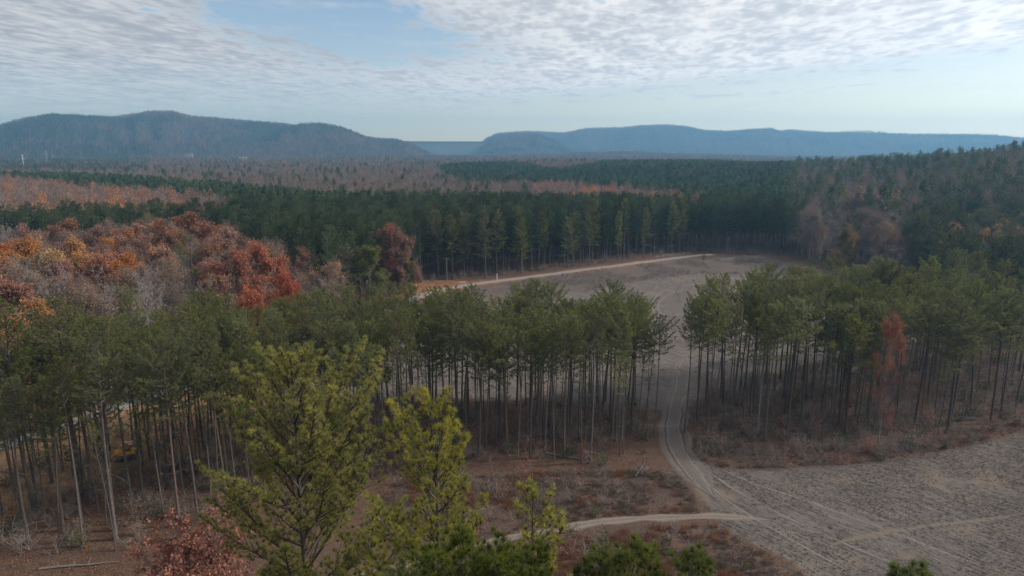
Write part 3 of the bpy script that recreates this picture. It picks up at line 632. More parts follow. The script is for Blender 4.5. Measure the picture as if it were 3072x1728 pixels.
tpole('transmission_pole', 'slim grey pole on the cleared knoll right of the lattice tower', 51.5, 152.5, 1950, .4, 1)
tpole('transmission_pole', 'three-legged pale power frame at the foot of the left mountain', 189, 153, 2000, .35, 3, pale_m)
tpole('transmission_pole', 'three-legged pale power frame farther right before the mountain spur', 243, 156.5, 1750, .35, 3, pale_m)
tpole('radio_mast', 'thin mast standing on the crest of the far right ridge', 945, 127, 4650, 1.3, 1, None, True)

def wire(p, q, sag, label, r_=0.02, grp=None):
    a = Acc(); n = 14; P_ = [np.array(p) * (1 - i / n) + np.array(q) * (i / n) - np.array([0, 0, sag * 4 * (i / n) * (1 - i / n)]) for i in range(n + 1)]
    tubes(a, [list(P_[i]) + list(P_[i + 1]) + [r_, r_] for i in range(n)], 3)
    obj('power_line', a.mesh('power_line', [dark_m]), label=label, category='power line', group=grp or 'power lines along the gravel road')
poles = []
for (u, v, H_, lab) in ((367, 306, 9.0, 'weathered utility pole with pale transformer between belt and rusty trees'), (447, 282, 8.5, 'dark utility pole at the foot of the pine wall by the road bend'), (727, 256.5, 8.5, 'grey utility pole on the far field edge right of the pine wall')):
    p = G(u, v); g = float(terrain(p[0], p[1])); t = thing('utility_pole', lab, 'utility pole', (p[0], p[1], g), 0.5, 'utility poles')
    a = Acc(); tubes(a, [[0, 0, -.2, 0, 0, H_, .16, .10]], 8); obj('pole', a.mesh('pole', [wood_m]), t)
    a = Acc(); a.box((0, 0, H_ - .5), (2.2, .12, .12)); obj('crossarm', a.mesh('crossarm', [wood_m]), t)
    if u == 367:
        a = Acc(); tubes(a, [[.32, 0, H_ - 2.3, .32, 0, H_ - 1.4, .22, .22]], 10); a.box((.32, 0, H_ - 2.32), (.3, .3, .04)); a.box((.32, 0, H_ - 1.38), (.3, .3, .04)); obj('transformer', a.mesh('transformer', [pale_m]), t)
    poles.append((p[0], p[1], g + H_ - .4))
for i in (0, 1):
    for k_, o_ in enumerate((-.9, .9)):
        P0 = (poles[i][0] + o_, poles[i][1] + o_ * .5, poles[i][2]); P1 = (poles[i + 1][0] + o_, poles[i + 1][1] + o_ * .5, poles[i + 1][2])
        wire(P0, P1, 0.8 if i == 0 else 2.0, ('wire from transformer pole to the pole at the road bend, %s strand' if i == 0 else 'wire along the pine wall to the far field pole, %s strand') % ('near', 'far')[1 - k_])
p = G(497, 279.5); a = Acc(); tubes(a, [[0, 0, -.1, 0, 0, 2.1, .09, .09], [0, 0, 2.1, 0, 0, 2.18, .09, .02]], 8)
obj('marker_post', a.mesh('marker_post', [paint('white post paint', (0.75, 0.74, 0.70), 0.6)]), None, (p[0], p[1], 0), label='short white marker post beside the road before the pine wall', category='post')
fp = catmull(G([655, 668, 681, 690], [258.5, 256.6, 255.4, 254.8]), 3.2)
ft = thing('wire_fence', 'low wire fence on wooden posts at the right end of the pine wall', 'fence', (fp[0][0], fp[0][1], 0)); prev = None
for q in fp:
    a = Acc(); lx, ly = q[0] - fp[0][0], q[1] - fp[0][1]; tubes(a, [[lx, ly, -.1, lx, ly, 1.35, .09, .08]], 6); obj('post', a.mesh('post', [wood_m]), ft)
a = Acc()
for h_ in (.5, .85, 1.2): tubes(a, [[fp[i][0] - fp[0][0], fp[i][1] - fp[0][1], h_, fp[i + 1][0] - fp[0][0], fp[i + 1][1] - fp[0][1], h_, .015, .015] for i in range(len(fp) - 1)], 3)
obj('wire', a.mesh('wire', [steel_m]), ft)

# yellow machine with a canopy parked under the pines
yel = paint('worn yellow paint', (0.62, 0.33, 0.04), 0.45, 0, 0.5, (0.16, 0.08, 0.03), 2.5); redm = paint('faded red canopy', (0.50, 0.16, 0.11), 0.6, 0, 0.35, (0.30, 0.15, 0.11), 1.5); pinkm = paint('sun-bleached canopy stripe', (0.80, 0.55, 0.45), 0.6, 0, 0.2); blk = paint('greasy black steel', (0.035, 0.033, 0.032), 0.5, 0.3); 
p = G(127, 459); t = thing('track_loader', 'old yellow tracked loader with a red striped canopy among pine trunks', 'loader', (p[0], p[1], float(terrain(p[0], p[1]))), R_(205))
a = Acc(); a.box((0, 0, .95), (2.4, 1.0, .7), taper=.96); a.box((-.85, 0, 1.35), (.7, .9, .35), taper=.8); obj('body', a.mesh('body', [yel]), t)
a = Acc(); a.box((1.0, 0, 1.25), (1.1, .85, .75), taper=.9); tubes(a, [[1.1, .2, 1.6, 1.1, .2, 2.1, .05, .05]], 6); obj('engine_hood', a.mesh('engine_hood', [yel]), t)
for s in (-1, 1):
    a = Acc(); n = 16; prof = [(1.25 * math.copysign(1, math.cos(th)) * .75 + .42 * math.cos(th), .44 + .42 * math.sin(th)) for th in np.linspace(0, 2 * math.pi, n, endpoint=False)]
    V_ = [(x_, s * .72 - .2, z_) for x_, z_ in prof] + [(x_, s * .72 + .2, z_) for x_, z_ in prof] + [(0, s * .72 - .2, .44), (0, s * .72 + .2, .44)]
    F_ = [];
    for i in range(n): j = (i + 1) % n; F_ += [(i, j, j + n), (i, j + n, i + n), (i, 2 * n, j), (i + n, j + n, 2 * n + 1)]
    a.add(V_, F_); cr = obj('track', a.mesh('track', [blk]), t)
    for q in (-.9, 0, .9): a = Acc(); tubes(a, [[q, s * .72 - .23, .42, q, s * .72 + .23, .42, .26, .26]], 10); obj('roller', a.mesh('roller', [yel]), cr)
for sx in (-.75, .35):
    for sy in (-.5, .5): a = Acc(); a.box((sx, sy, 1.75), (.09, .09, 1.2)); obj('canopy_post', a.mesh('canopy_post', [yel]), t)
a = Acc(); a.box((-.2, 0, 2.40), (1.75, 1.5, .10)); a.box((-.2, 0, 2.47), (1.5, 1.3, .06)); cp = obj('canopy', a.mesh('canopy', [redm]), t)
for q in (-.55, .55): a = Acc(); a.box((-.2, q, 2.515), (1.45, .28, .02)); obj('stripe', a.mesh('stripe', [pinkm]), cp)
a = Acc(); a.box((-.3, 0, 1.45), (.5, .5, .14)); a.box((-.55, 0, 1.72), (.12, .5, .5)); obj('seat', a.mesh('seat', [blk]), t)
for s in (-1, 1): a = Acc(); tubes(a, [[.2, s * .5, 1.5, 1.7, s * .55, 1.15, .09, .09], [1.7, s * .55, 1.15, 2.2, s * .55, .5, .09, .08]], 6); obj('lift_arm', a.mesh('lift_arm', [yel]), t)
a = Acc(); 
for i in range(5): th0, th1 = R_(-100 + 40 * i), R_(-60 + 40 * i); c_ = (2.4, .5); q0 = (c_[0] - .45 * math.cos(th0), c_[1] + .45 * math.sin(th0)); q1 = (c_[0] - .45 * math.cos(th1), c_[1] + .45 * math.sin(th1)); a.add([(q0[0], -.9, q0[1]), (q1[0], -.9, q1[1]), (q1[0], .9, q1[1]), (q0[0], .9, q0[1])], [(0, 1, 2), (0, 2, 3)])
for s in (-.9, .9): a.box((2.35, s, .5), (.7, .05, .7), taper=.7)
obj('bucket', a.mesh('bucket', [blk]), t)

# ----------------------------------------------------------------- trees one can tell apart
PV = [build_pine(100 + i, 'stand pine', M['needle_mid'], M['bark'] if i % 3 else M['bark_red'], H=23.0, crown0=c, rad=rd, nb=nb, dead=14, gap=g, low=lo, r0=r0) for i, (c, rd, nb, g, lo, r0) in enumerate([
    (.57, 4.6, 52, .10, 0, .19), (.62, 4.2, 48, .14, 8, .17), (.55, 3.9, 50, .14, 3, .15), (.66, 4.4, 44, .12, 12, .17), (.60, 4.9, 50, .16, -3, .20), (.68, 3.5, 38, .18, 14, .13), (.53, 4.3, 54, .10, -2, .18)])]
PT = [build_pine(130 + i, 'thin pine', M['needle_mid'], M['bark'], H=19.0, crown0=c, rad=rd, nb=nb, dead=20, gap=.15, low=5, r0=.09, n_need=12) for i, (c, rd, nb) in enumerate([(.66, 1.7, 24), (.72, 1.5, 20), (.60, 1.9, 26)])]
PE = [build_pine(150 + i, 'edge pine', M['needle_mid'], M['bark'], H=25.0, crown0=c, rad=rd, nb=nb, dead=16, gap=.10, low=-12, top=50, r0=.20, n_need=13, w=.11, L=.42, tsp=.36) for i, (c, rd, nb) in enumerate([(.30, 4.0, 70), (.36, 3.6, 62), (.26, 4.3, 72)])]
def put_pine(pair, name, x, y, H_, H0, label, grp=None, rz=None, wide=1.0, cat='pine tree'):
    g = float(terrain(x, y)); s = H_ / H0; t = thing(name, label, cat, (x, y, g - .05), random.uniform(0, 6.28) if rz is None else rz, grp)
    t.scale = (s * wide, s * wide, s); k_ = (.035 if name == 'slender_pine' else .014) if y > 60 else .003; t.rotation_euler[0] = random.gauss(0, k_); t.rotation_euler[1] = random.gauss(0, k_)
    obj('trunk', pair[0], t)
    if pair[1] is not None: obj('crown', pair[1], t)
    PLACED.append((x, y)); return t
PLACED = []
ORD = ['first', 'second', 'third', 'fourth', 'fifth', 'sixth', 'seventh', 'eighth', 'ninth', 'tenth', 'eleventh', 'twelfth', 'thirteenth', 'fourteenth', 'fifteenth', 'sixteenth', 'seventeenth', 'eighteenth', 'nineteenth', 'twentieth', 'twenty-first', 'twenty-second', 'twenty-third', 'twenty-fourth', 'twenty-fifth', 'twenty-sixth', 'twenty-seventh', 'twenty-eighth', 'twenty-ninth', 'thirtieth', 'thirty-first', 'thirty-second', 'thirty-third', 'thirty-fourth', 'thirty-fifth', 'thirty-sixth', 'thirty-seventh', 'thirty-eighth', 'thirty-ninth', 'fortieth']
random.seed(11)
def from_top(u, v, r):
    r = r / math.cos(float(pix_azel(u, v)[0]))
    x, y, z = at_px(u, v, r); return x, y, z - float(terrain(x, y))
TOPS_A = [(3, 303, 80, 1.2), (56, 300, 86, 1.35), (110, 322, 82, 1.0), (135, 288, 112, .75), (160, 338, 76, .9), (190, 304, 98, 1.25), (215, 322, 90, 1.0), (241, 314, 100, 1.0), (273, 319, 98, .9), (302, 314, 102, 1.0), (321, 326, 92, 1.0), (349, 290, 122, .9), (345, 330, 94, 1.15), (386, 304, 104, 1.25), (408, 290, 120, .8), (430, 302, 108, 1.0), (455, 306, 102, 1.0), (463, 287, 118, 1.1), (478, 322, 95, .9), (499, 301, 112, 1.0), (517, 299, 116, .9), (537, 302, 110, 1.15), (571, 302, 112, .8), (588, 306, 106, .9), (606, 296, 114, 1.1), (637, 305, 110, 1.0), (659, 319, 104, .9)]
TOPS_B = [(691, 302, 104, .85), (713, 282, 116, .95), (729, 277, 120, 1.0), (748, 273, 122, .9), (775, 266, 128, 1.0), (795, 289, 112, 1.0), (823, 280, 120, 1.05), (842, 308, 106, 1.0), (858, 271, 126, .9), (868, 282, 118, 1.0), (889, 263, 132, 1.1), (856, 318, 103, .95), (913, 270, 130, .9), (932, 269, 134, 1.0), (948, 272, 128, .9), (929, 305, 106, 1.1), (965, 302, 104, 1.2), (988, 286, 112, 1.2), (1010, 292, 108, 1.1), (1035, 280, 112, 1.2)]
for tops, where in ((TOPS_A, 'tree-top from the left in the stand left of the dirt track'), (TOPS_B, 'tree-top from the left in the stand right of the dirt track')):
    tops.sort()
    for i, (u, v, r, wd) in enumerate(tops):
        x, y, H_ = from_top(u, v, r); k = (i * 5 + 1) % len(PV); w_ = 'tall' if H_ > 25 else 'green'; w2 = 'broad-crowned' if wd > 1.05 else ('narrow-crowned' if wd < .9 else 'full-crowned')
        put_pine(PV[k], 'pine_tree', x, y, H_, 23.0, '%s %s pine, %s %s' % (w_, w2, ORD[i], where), 'pines with tops on the skyline of the stands', wide=wd * 23.0 / H_ * .95)
def darts(poly, n, mind, tries=9000, seed=0, extra=None):
    r = np.random.default_rng(seed); poly = np.array(poly); lo, hi = poly.min(0), poly.max(0); out_ = []
    P_ = r.uniform(lo, hi, (tries, 2)); ok = in_poly(P_[:, 0], P_[:, 1], poly)
    for p in P_[ok]:
        md = mind * (0.45 if r.uniform() < .25 else 1)
        if all((p[0] - q[0]) ** 2 + (p[1] - q[1]) ** 2 > md * md for q in PLACED + out_): out_.append((p[0], p[1]))
        if len(out_) >= n: break
    return out_
BELT_A = GP([(-60, 566), (0, 556), (70, 556), (130, 553), (180, 536), (235, 515), (300, 500), (400, 474), (455, 464), (520, 462), (600, 467), (646, 460), (652, 438), (648, 415), (640, 402), (560, 398), (470, 396), (380, 396), (330, 404), (250, 416), (180, 424), (100, 440), (20, 466), (-60, 500)])
BELT_B = GP([(688, 418), (700, 434), (730, 444), (800, 446), (870, 445), (911, 446), (950, 442), (994, 424), (1070, 405), (1080, 335), (960, 332), (900, 345), (820, 364), (760, 380), (712, 388), (698, 400)])
def stand(poly, n, seed, side, kind, pairs, H0, hr, name='pine_tree'):
    pts = darts(poly, n, 3.3 if kind == 'full' else 1.6, seed=seed); front = []
    for (x, y) in pts:
        H_ = random.uniform(*hr); u, v = proj(x, y, 0); r = math.hypot(x, y)
        if kind == 'full' and r < 88: H_ *= 1.10
        if (118 < u < 134 and v > 455) or (r < 70 and u > 140): continue      # gap that opens on the parked loader
        zone = 'front edge' if v > (452 if side == 'left' else 432) else ('back edge' if v < (414 if side == 'left' else 392) else 'middle')
        lab = ('green pine at the %s of the stand %s of the dirt track' if kind == 'full' else 'thin spindly pine at the %s of the stand %s of the dirt track') % (zone, side)
        put_pine(pairs[random.randrange(len(pairs))], name, x, y, H_, H0, lab, ('pines at the %s of the stand %s of the dirt track' if kind == 'full' else 'spindly pines at the %s of the stand %s of the dirt track') % (zone, side), wide=random.uniform(.85, 1.08))
stand(BELT_A, 112, 1, 'left', 'full', PV, 23.0, (19.0, 22.5))
stand(BELT_A, 158, 2, 'left', 'thin', PT, 19.0, (14, 20), 'slender_pine')
BELT_B1 = GP([(690, 412), (698, 432), (730, 443), (800, 445), (880, 444), (880, 352), (820, 364), (760, 378), (712, 388), (694, 398)])
stand(BELT_B1, 44, 8, 'right', 'full', PV, 23.0, (19.0, 23.0))
stand(BELT_B, 26, 3, 'right', 'full', PV, 23.0, (18.5, 22.5))
stand(BELT_B, 128, 4, 'right', 'thin', PT, 19.0, (13, 19), 'slender_pine')
# the tall wall of pines on the far side of the field
wl = catmull(G([440, 470, 500, 560, 600, 640, 668, 681], [281, 279.5, 277.3, 270, 264, 258, 254, 252.5]), 6.2); nw = 0
for i, q in enumerate(wl):
    x, y = q[0] + random.gauss(0, 1.5), q[1] + random.uniform(0, 7); H_ = random.uniform(19.5, 27.5)
    put_pine(PE[i % 3], 'pine_tree', x, y, H_, 25.0, 'deep-crowned pine, %s along the wall of pines across the field, from its left end' % ORD[min(i, 39)], 'front pines of the wall across the field', wide=random.uniform(.75, 1.2)); nw += 1

# hardwoods: red, gold, rust and bare
HV = {}
def hard_variant(key, seed, **kw):
    a = dict(H=20.0, spread=6.6, fork=.28, levels=4, kids=(6, 5, 5, 3)); a.update(kw)
    return build_hard(seed, key + ' tree', LEAF[key if key in LEAF else 'brown'], M['bark_grey'], M['twig'], **a)
FULL = dict(n_leaf=7, size=.38, jit=.42)
for k_, key in enumerate(['red', 'orange', 'gold', 'rust', 'brown', 'olive']):
    HV[key] = [hard_variant(key, 200 + 10 * k_ + j, **(FULL if key not in ('brown',) else dict(n_leaf=2, size=.26, jit=.35))) for j in range(2)]
HV['bare'] = [hard_variant('bare', 270 + j, levels=5, kids=(6, 4, 4, 3, 2), keep=0.0, twr=.018) for j in range(2)]
HV['tan'] = [hard_variant('tan', 288, **FULL)]
HV['coral'] = [hard_variant('coral', 285, n_leaf=3, size=.28, keep=.7)]
HV['sparse'] = [hard_variant('rust', 280 + j, n_leaf=3, size=.26, keep=.45) for j in range(2)]
HV['sycamore'] = [build_hard(290, 'pale sycamore', LEAF['bare'], M['bark_white'], M['bark_white'], keep=0.0, H=24, spread=6, fork=.3, levels=4, r0=.3, kids=(5, 4, 4, 3), twr=.03)]
def put_hard(key, u, v, r, wide, label, name='autumn_tree', j=0, grp=None):
    x, y, H_ = from_top(u, v, r); vs = HV[key]; H0 = 24 if key == 'sycamore' else 20.0
    put_pine(vs[j % len(vs)], name, x, y, H_, H0, label, grp, wide=wide * H0 / H_, cat='tree')
HW = [('red', 235, 254, 150, 1.0, 'bright scarlet tree behind the left pines, the left one of a touching pair'), ('red', 263, 247, 158, 1.05, 'bright scarlet tree, taller right one of the touching scarlet pair'), ('red', 285, 276, 140, .6, 'small scarlet tree at the right foot of the scarlet pair'), ('red', 248, 294, 122, .6, 'low scarlet tree rising just over the left pine tops'),
 ('rust', 196, 218, 215, 1.6, 'huge rounded dark rust oak crowning the left woods'), ('rust', 222, 234, 190, 1.2, 'rust oak on the right shoulder of the huge rounded rust oak'), ('rust', 165, 224, 205, 1.1, 'rust oak on the left shoulder of the huge rounded rust oak'),
 ('gold', 24, 243, 165, 1.2, 'golden orange tree leftmost of the golden cluster'), ('gold', 52, 250, 158, 1.1, 'golden tree second in the golden cluster at left'), ('orange', 76, 247, 165, 1.1, 'orange tree at the middle of the golden cluster'), ('orange', 106, 256, 160, 1.0, 'orange tree with tawny side, right end of the golden cluster'),
 ('orange', 128, 262, 155, .9, 'tawny orange tree beside bare grey crowns right of the golden cluster'), ('orange', 4, 250, 160, 1.1, 'orange tree cut by the left picture edge above the pines'), ('rust', 14, 282, 128, .9, 'dull rust red tree low at the left behind the tallest pine'), ('orange', 40, 300, 118, .7, 'short orange tree peeping between two left pine tops'),
 ('rust', 58, 223, 225, 1.3, 'wide rust tree behind the golden cluster'), ('rust', 30, 228, 215, 1.0, 'rust tree left of the wide rust tree behind the golden cluster'), ('rust', 90, 230, 205, .9, 'rust tree right of the wide rust tree behind the golden cluster'),
 ('sparse', 328, 262, 150, 1.15, 'thinning reddish tree standing alone right of the scarlet pair'), ('sparse', 305, 250, 175, 1.0, 'thinning reddish tree behind the lone reddish one'), ('brown', 345, 250, 185, 1.0, 'dull brown thin-leaved tree left of the mauve pair by the road'),
 ('rust', 380, 227, 205, 1.15, 'muted red-brown tree, left of the two at the corner of the pine wall'), ('rust', 403, 232, 200, .8, 'muted red-brown tree, right of the two at the corner of the pine wall'), ('olive', 368, 247, 185, .8, 'olive green tree before the red-brown pair at the pine wall corner'), ('olive', 405, 262, 200, .5, 'slim olive tree at the edge of the clay bank'),
 ('bare', 150, 262, 165, 1.1, 'bare grey tree between the orange end tree and the big lone pine'), ('bare', 130, 222, 235, 1.0, 'pale bare tree before the dark pines in the left woods, left one'), ('bare', 150, 222, 235, 1.0, 'pale bare tree before the dark pines in the left woods, right one'), ('bare', 110, 285, 135, 1.0, 'bare grey tree rising behind the pines under the orange trees'), ('bare', 205, 282, 138, 1.0, 'bare grey tree between the big lone pine and the scarlet pair'), ('bare', 340, 278, 150, .9, 'bare grey tree at the lower right of the lone reddish tree'), ('bare', 280, 240, 190, 1.0, 'bare grey tree behind the scarlet pair'),
 ('tan', 848, 229, 238, .8, 'yellow-brown tree at the right edge of the far field'), ('sycamore', 886, 200, 300, 1.1, 'white-limbed sycamore above the bare woods at right'), ('coral', 893, 316, 100, .5, 'thin faded orange tree rising among the right-hand pines'), ('sparse', 797, 272, 134, .8, 'wispy reddish tree against the pale field behind the right stand'), ('brown', 812, 207, 300, 1.0, 'rusty brown tree behind the pines at the field end, left of two'), ('coral', 850, 213, 290, .5, 'small pale orange tree before the bare woods near the sycamore'),
 ('bare', 822, 232, 250, .9, 'bare grey tree at the far field edge left of the yellow-brown tree'), ('bare', 872, 236, 235, 1.0, 'bare grey tree at the far field edge right of the yellow-brown tree'), ('bare', 893, 245, 215, 1.0, 'bare spreading tree at the field corner by the right pines'), ('rust', 375, 303, 118, .45, 'small orange-red tree tucked behind the pine tops beside the road'), ('sparse', 352, 312, 108, .5, 'reddish sapling crown showing between pine tops left of the road')]
for i, (key, u, v, r, wd, lab) in enumerate(HW): put_hard(key, u, v, r, wd, lab, 'bare_tree' if key in ('bare', 'sycamore') else 'autumn_tree', i)
SN = []
for j in range(3):
    tk, sg, dg, _c, _d = pine_parts(180 + j, H=17.0, crown0=.5, rad=1.8, nb=10, dead=26, r0=.14); A_ = Acc(); tubes(A_, tk[:9 + j], 7, 0); tubes(A_, dg, 3, 1); SN.append((A_.mesh('dead pine trunk', [M['bark_grey'], M['twig_dark']], True), None))
for i, (u, v, H_, lab) in enumerate([(212, 470, 15, 'grey dead snag in the left stand right of the parked loader'), (352, 452, 13, 'broken dead snag in the stand behind the near pines'), (545, 448, 16, 'tall dead snag at the front of the centre stand'), (622, 440, 12, 'short dead snag near the track end of the centre stand'), (758, 432, 15, 'dead snag at the front of the right stand near the track'), (868, 430, 17, 'tall dead snag in the right stand beside the faded orange tree'), (962, 420, 14, 'dead snag at the far right front of the right stand')]):
    q = G(u, v); put_pine(SN[i % 3], 'dead_pine', q[0], q[1], H_, 17.0, lab, 'dead snags in the stands', cat='dead tree')
# lone big pine among the hardwoods, and field-side conifers
LP = build_pine(170, 'lone pine', M['needle_mid'], M['bark'], H=24, crown0=.30, rad=5.6, nb=42, dead=10, gap=.28, low=-5, top=50, r0=.26, n_need=9, L=.36, w=.07)
x, y, H_ = from_top(188, 238, 158); put_pine(LP, 'pine_tree', x, y, H_, 24, 'big open-branched pine alone among bare and scarlet trees', wide=1.0)
for (u, v, vb, lab) in ((703, 254, 264, 'small dark cedar standing alone in the far field'), (815, 256, 268, 'low dark cedar at the right edge of the far field, left of two'), (829, 257, 270, 'low dark cedar at the right edge of the far field, right of two')):
    q = G(u, vb); r = float(np.hypot(*q)); z = CAM_H + r * float(pix_azel(u, v)[1]); put_pine(PE[1], 'cedar_tree', q[0], q[1], max(3.5, z), 25.0, lab, wide=2.0 if u == 703 else 2.8)

# near pines whose needles show, rising to the drone
def near_pine(seed, u, v, r, label, wide=1.0, **kw):
    x, y, H_ = from_top(u, v + (9 if 'lower edge' in label and u < 800 else 0), r); a = dict(n_need=54, L=.28, w=.026, spread=.80, tsp=.40, sides=10, cones=40, dead=6, dense=1.35, r0=.24, swayk=.15); a.update(kw)
    tr = build_pine(seed, 'near pine', a.pop('nm', M['needle_near']), M['bark'], H=H_, **a)
    return put_pine(tr, 'pine_tree', x, y, H_, H_, label, rz=a.get('rz', 0.0) if False else random.uniform(0, 6), wide=wide)
near_pine(301, 292, 362, 31, 'big yellow-green pine in front, tallest of the close trees', crown0=.40, rad=7.0, nb=84, low=14, top=60, expo=6, gap=.10, cones=260)
near_pine(302, 434, 408, 27, 'close pine with lit yellow-green tufts right of the big front pine', crown0=.40, rad=5.0, nb=72, low=14, top=60, expo=6, gap=.20, cones=180)
near_pine(303, 531, 492, 22, 'sparse close pine top with forked open limbs above the straw path', crown0=.78, rad=2.1, nb=30, low=15, top=65, gap=.15, cones=50, n_need=44, r0=.14)
for i, (u, v, r, rad, lab) in enumerate([(463, 540, 18, 1.5, 'dense green pine top at the lower edge, left one of the bottom row'), (487, 543, 19, 1.3, 'dense pine top at the lower edge, second of the bottom row'), (520, 556, 17.5, 1.4, 'low pine top at the lower edge under the forked sparse pine'), (592, 548, 18, 1.3, 'pine top at the lower edge left of the rounded bushy one'),
        (637, 541, 16.5, 1.15, 'rounded bushy pine top at the lower edge near the brush'), (700, 550, 16, .95, 'pine top at the lower edge before the stubble field'), (926, 574, 16, .8, 'tip of a pine just showing at the lower edge on the field'), (402, 574, 20, 1.3, 'pine top at the lower edge beside the second near trunk')]):
    near_pine(310 + i, u, v, r, lab, nm=M['needle_bush'], crown0=.90, rad=rad * .95, nb=38, low=10, top=55, gap=.03, expo=6, cones=6, n_need=64, L=.26, w=.022, tsp=.3, r0=.12)
x, y, H_ = from_top(209, 530, 39)
ok_ = build_hard(330, 'near oak', LEAF['pink'], M['bark_grey'], M['bark_grey'], H=H_, spread=6.6, fork=.55, levels=4, kids=(7, 5, 5, 4), n_leaf=4, size=.22, jit=.12, twr=.014)
put_pine(ok_, 'autumn_tree', x, y, H_, H_, 'near oak with sparse pinkish brown leaves at the lower left', cat='tree')

# ----------------------------------------------------------------- woods that read as a mass
POOL = {}
def pool(name, meshes):
    c = bpy.data.collections.new(name)
    for i, me in enumerate(meshes):
        o = bpy.data.objects.new('%s %02d' % (name, i), me); c.objects.link(o)
    POOL[name] = c
def scatter(name, pool_name, P_, rz, sc, idx, label=None, cat=None, tilt=0.0):
    P_ = np.asarray(P_, float); n = len(P_)
    if n == 0: return
    me = bpy.data.meshes.new(name + ' points'); me.vertices.add(n); me.vertices.foreach_set('co', P_.astype(np.float32).ravel())
    for an, ty, arr in (('rz', 'FLOAT', rz), ('sc', 'FLOAT', sc), ('pick', 'INT', idx)):
        a = me.attributes.new(an, ty, 'POINT'); a.data.foreach_set('value', np.asarray(arr).astype(np.int32 if ty == 'INT' else np.float32))
    o = obj(name, me, kind='stuff')
    if label: o['label'] = label
    ng = bpy.data.node_groups.new(name + ' scatter', 'GeometryNodeTree')
    ng.interface.new_socket('Geometry', in_out='INPUT', socket_type='NodeSocketGeometry'); ng.interface.new_socket('Geometry', in_out='OUTPUT', socket_type='NodeSocketGeometry')
    N = ng.nodes; L = ng.links; gi = N.new('NodeGroupInput'); go = N.new('NodeGroupOutput'); ip = N.new('GeometryNodeInstanceOnPoints')
    ci = N.new('GeometryNodeCollectionInfo'); ci.inputs['Collection'].default_value = POOL[pool_name]; ci.inputs['Separate Children'].default_value = True; ci.inputs['Reset Children'].default_value = True
    def na_(nm, ty):
        q = N.new('GeometryNodeInputNamedAttribute'); q.data_type = ty; q.inputs[0].default_value = nm; return q.outputs[0]
    cx = N.new('ShaderNodeCombineXYZ'); L.new(na_('rz', 'FLOAT'), cx.inputs[2])
    L.new(gi.outputs[0], ip.inputs['Points']); L.new(ci.outputs[0], ip.inputs['Instance']); ip.inputs['Pick Instance'].default_value = True
    L.new(na_('pick', 'INT'), ip.inputs['Instance Index']); L.new(cx.outputs[0], ip.inputs['Rotation']); L.new(na_('sc', 'FLOAT'), ip.inputs['Scale']); L.new(ip.outputs[0], go.inputs[0])
    md = o.modifiers.new('scatter', 'NODES'); md.node_group = ng
    return o

# near copies (joined meshes) and distant ones
pool('wood pine', [build_pine(400 + i, 'wood pine', M['needle_far'], M['bark'], H=23, crown0=c, rad=3.3, nb=38, dead=6, n_need=9, L=.45, w=.14, tsp=.38, sides=5, joined=True) for i, c in enumerate((.30, .38, .44, .34))])
pool('mixed pine', [build_pine(410 + i, 'mixed pine', M['needle_dim'], M['bark'], H=21, crown0=c, rad=rd, nb=34, dead=5, n_need=9, L=.46, w=.14, tsp=.38, sides=5, gap=.15, joined=True) for i, (c, rd) in enumerate(((.35, 3.6), (.45, 3.2), (.5, 4.0)))])
HK = ['rust', 'brown', 'bare', 'orange', 'mauve', 'red', 'gold']; ms = []
for k_, key in enumerate(HK):
    for j in range(2):
        kw = dict(n_leaf=4, size=.34, jit=.36)
        if key in ('brown', 'mauve'): kw = dict(n_leaf=3, size=.24, jit=.5)
        if key == 'bare': kw = dict(keep=0.0)
        ms.append(build_hard(500 + 7 * k_ + j, key + ' wood tree', LEAF[key], M['bark_grey'], M['twig'], joined=True, H=19.0, spread=5.6, fork=.32, levels=4, kids=(6, 5, 4, 3), twr=.03, **kw))
pool('wood hard', ms)
pool('far pine', [far_tree(600 + i, 'far pine', M['needle_far'], M['bark'], 22, 3.1, .46, 460, .70, .35) for i in range(4)])
pool('far mixed pine', [far_tree(610 + i, 'far mixed pine', M['needle_dim'], M['bark'], 21, 3.4, .38, 420, .70, .2) for i in range(4)])
ms = []
for k_, key in enumerate(HK):
    for j in range(2): ms.append(far_tree(620 + 5 * k_ + j, 'far %s tree' % key, LEAF[key], M['bark_grey'], 19, 4.9, .22, 520 if key not in ('bare', 'mauve') else 560, .55, 0.0, fuzz=key in ('bare', 'mauve', 'brown'), trunkw=.22))
pool('far hard', ms)
pool('distant tree', [far_tree(700 + i, 'distant tree', m_, M['bark_grey'], 15, 4.2, .15, 90, 1.5, 0.1, trunkw=.2) for i, m_ in enumerate((M['needle_far'], M['needle_dim'], LEAF['mauve'], LEAF['brown'], LEAF['rust'], M['needle_dim'], LEAF['mauve'], LEAF['mauve']))])

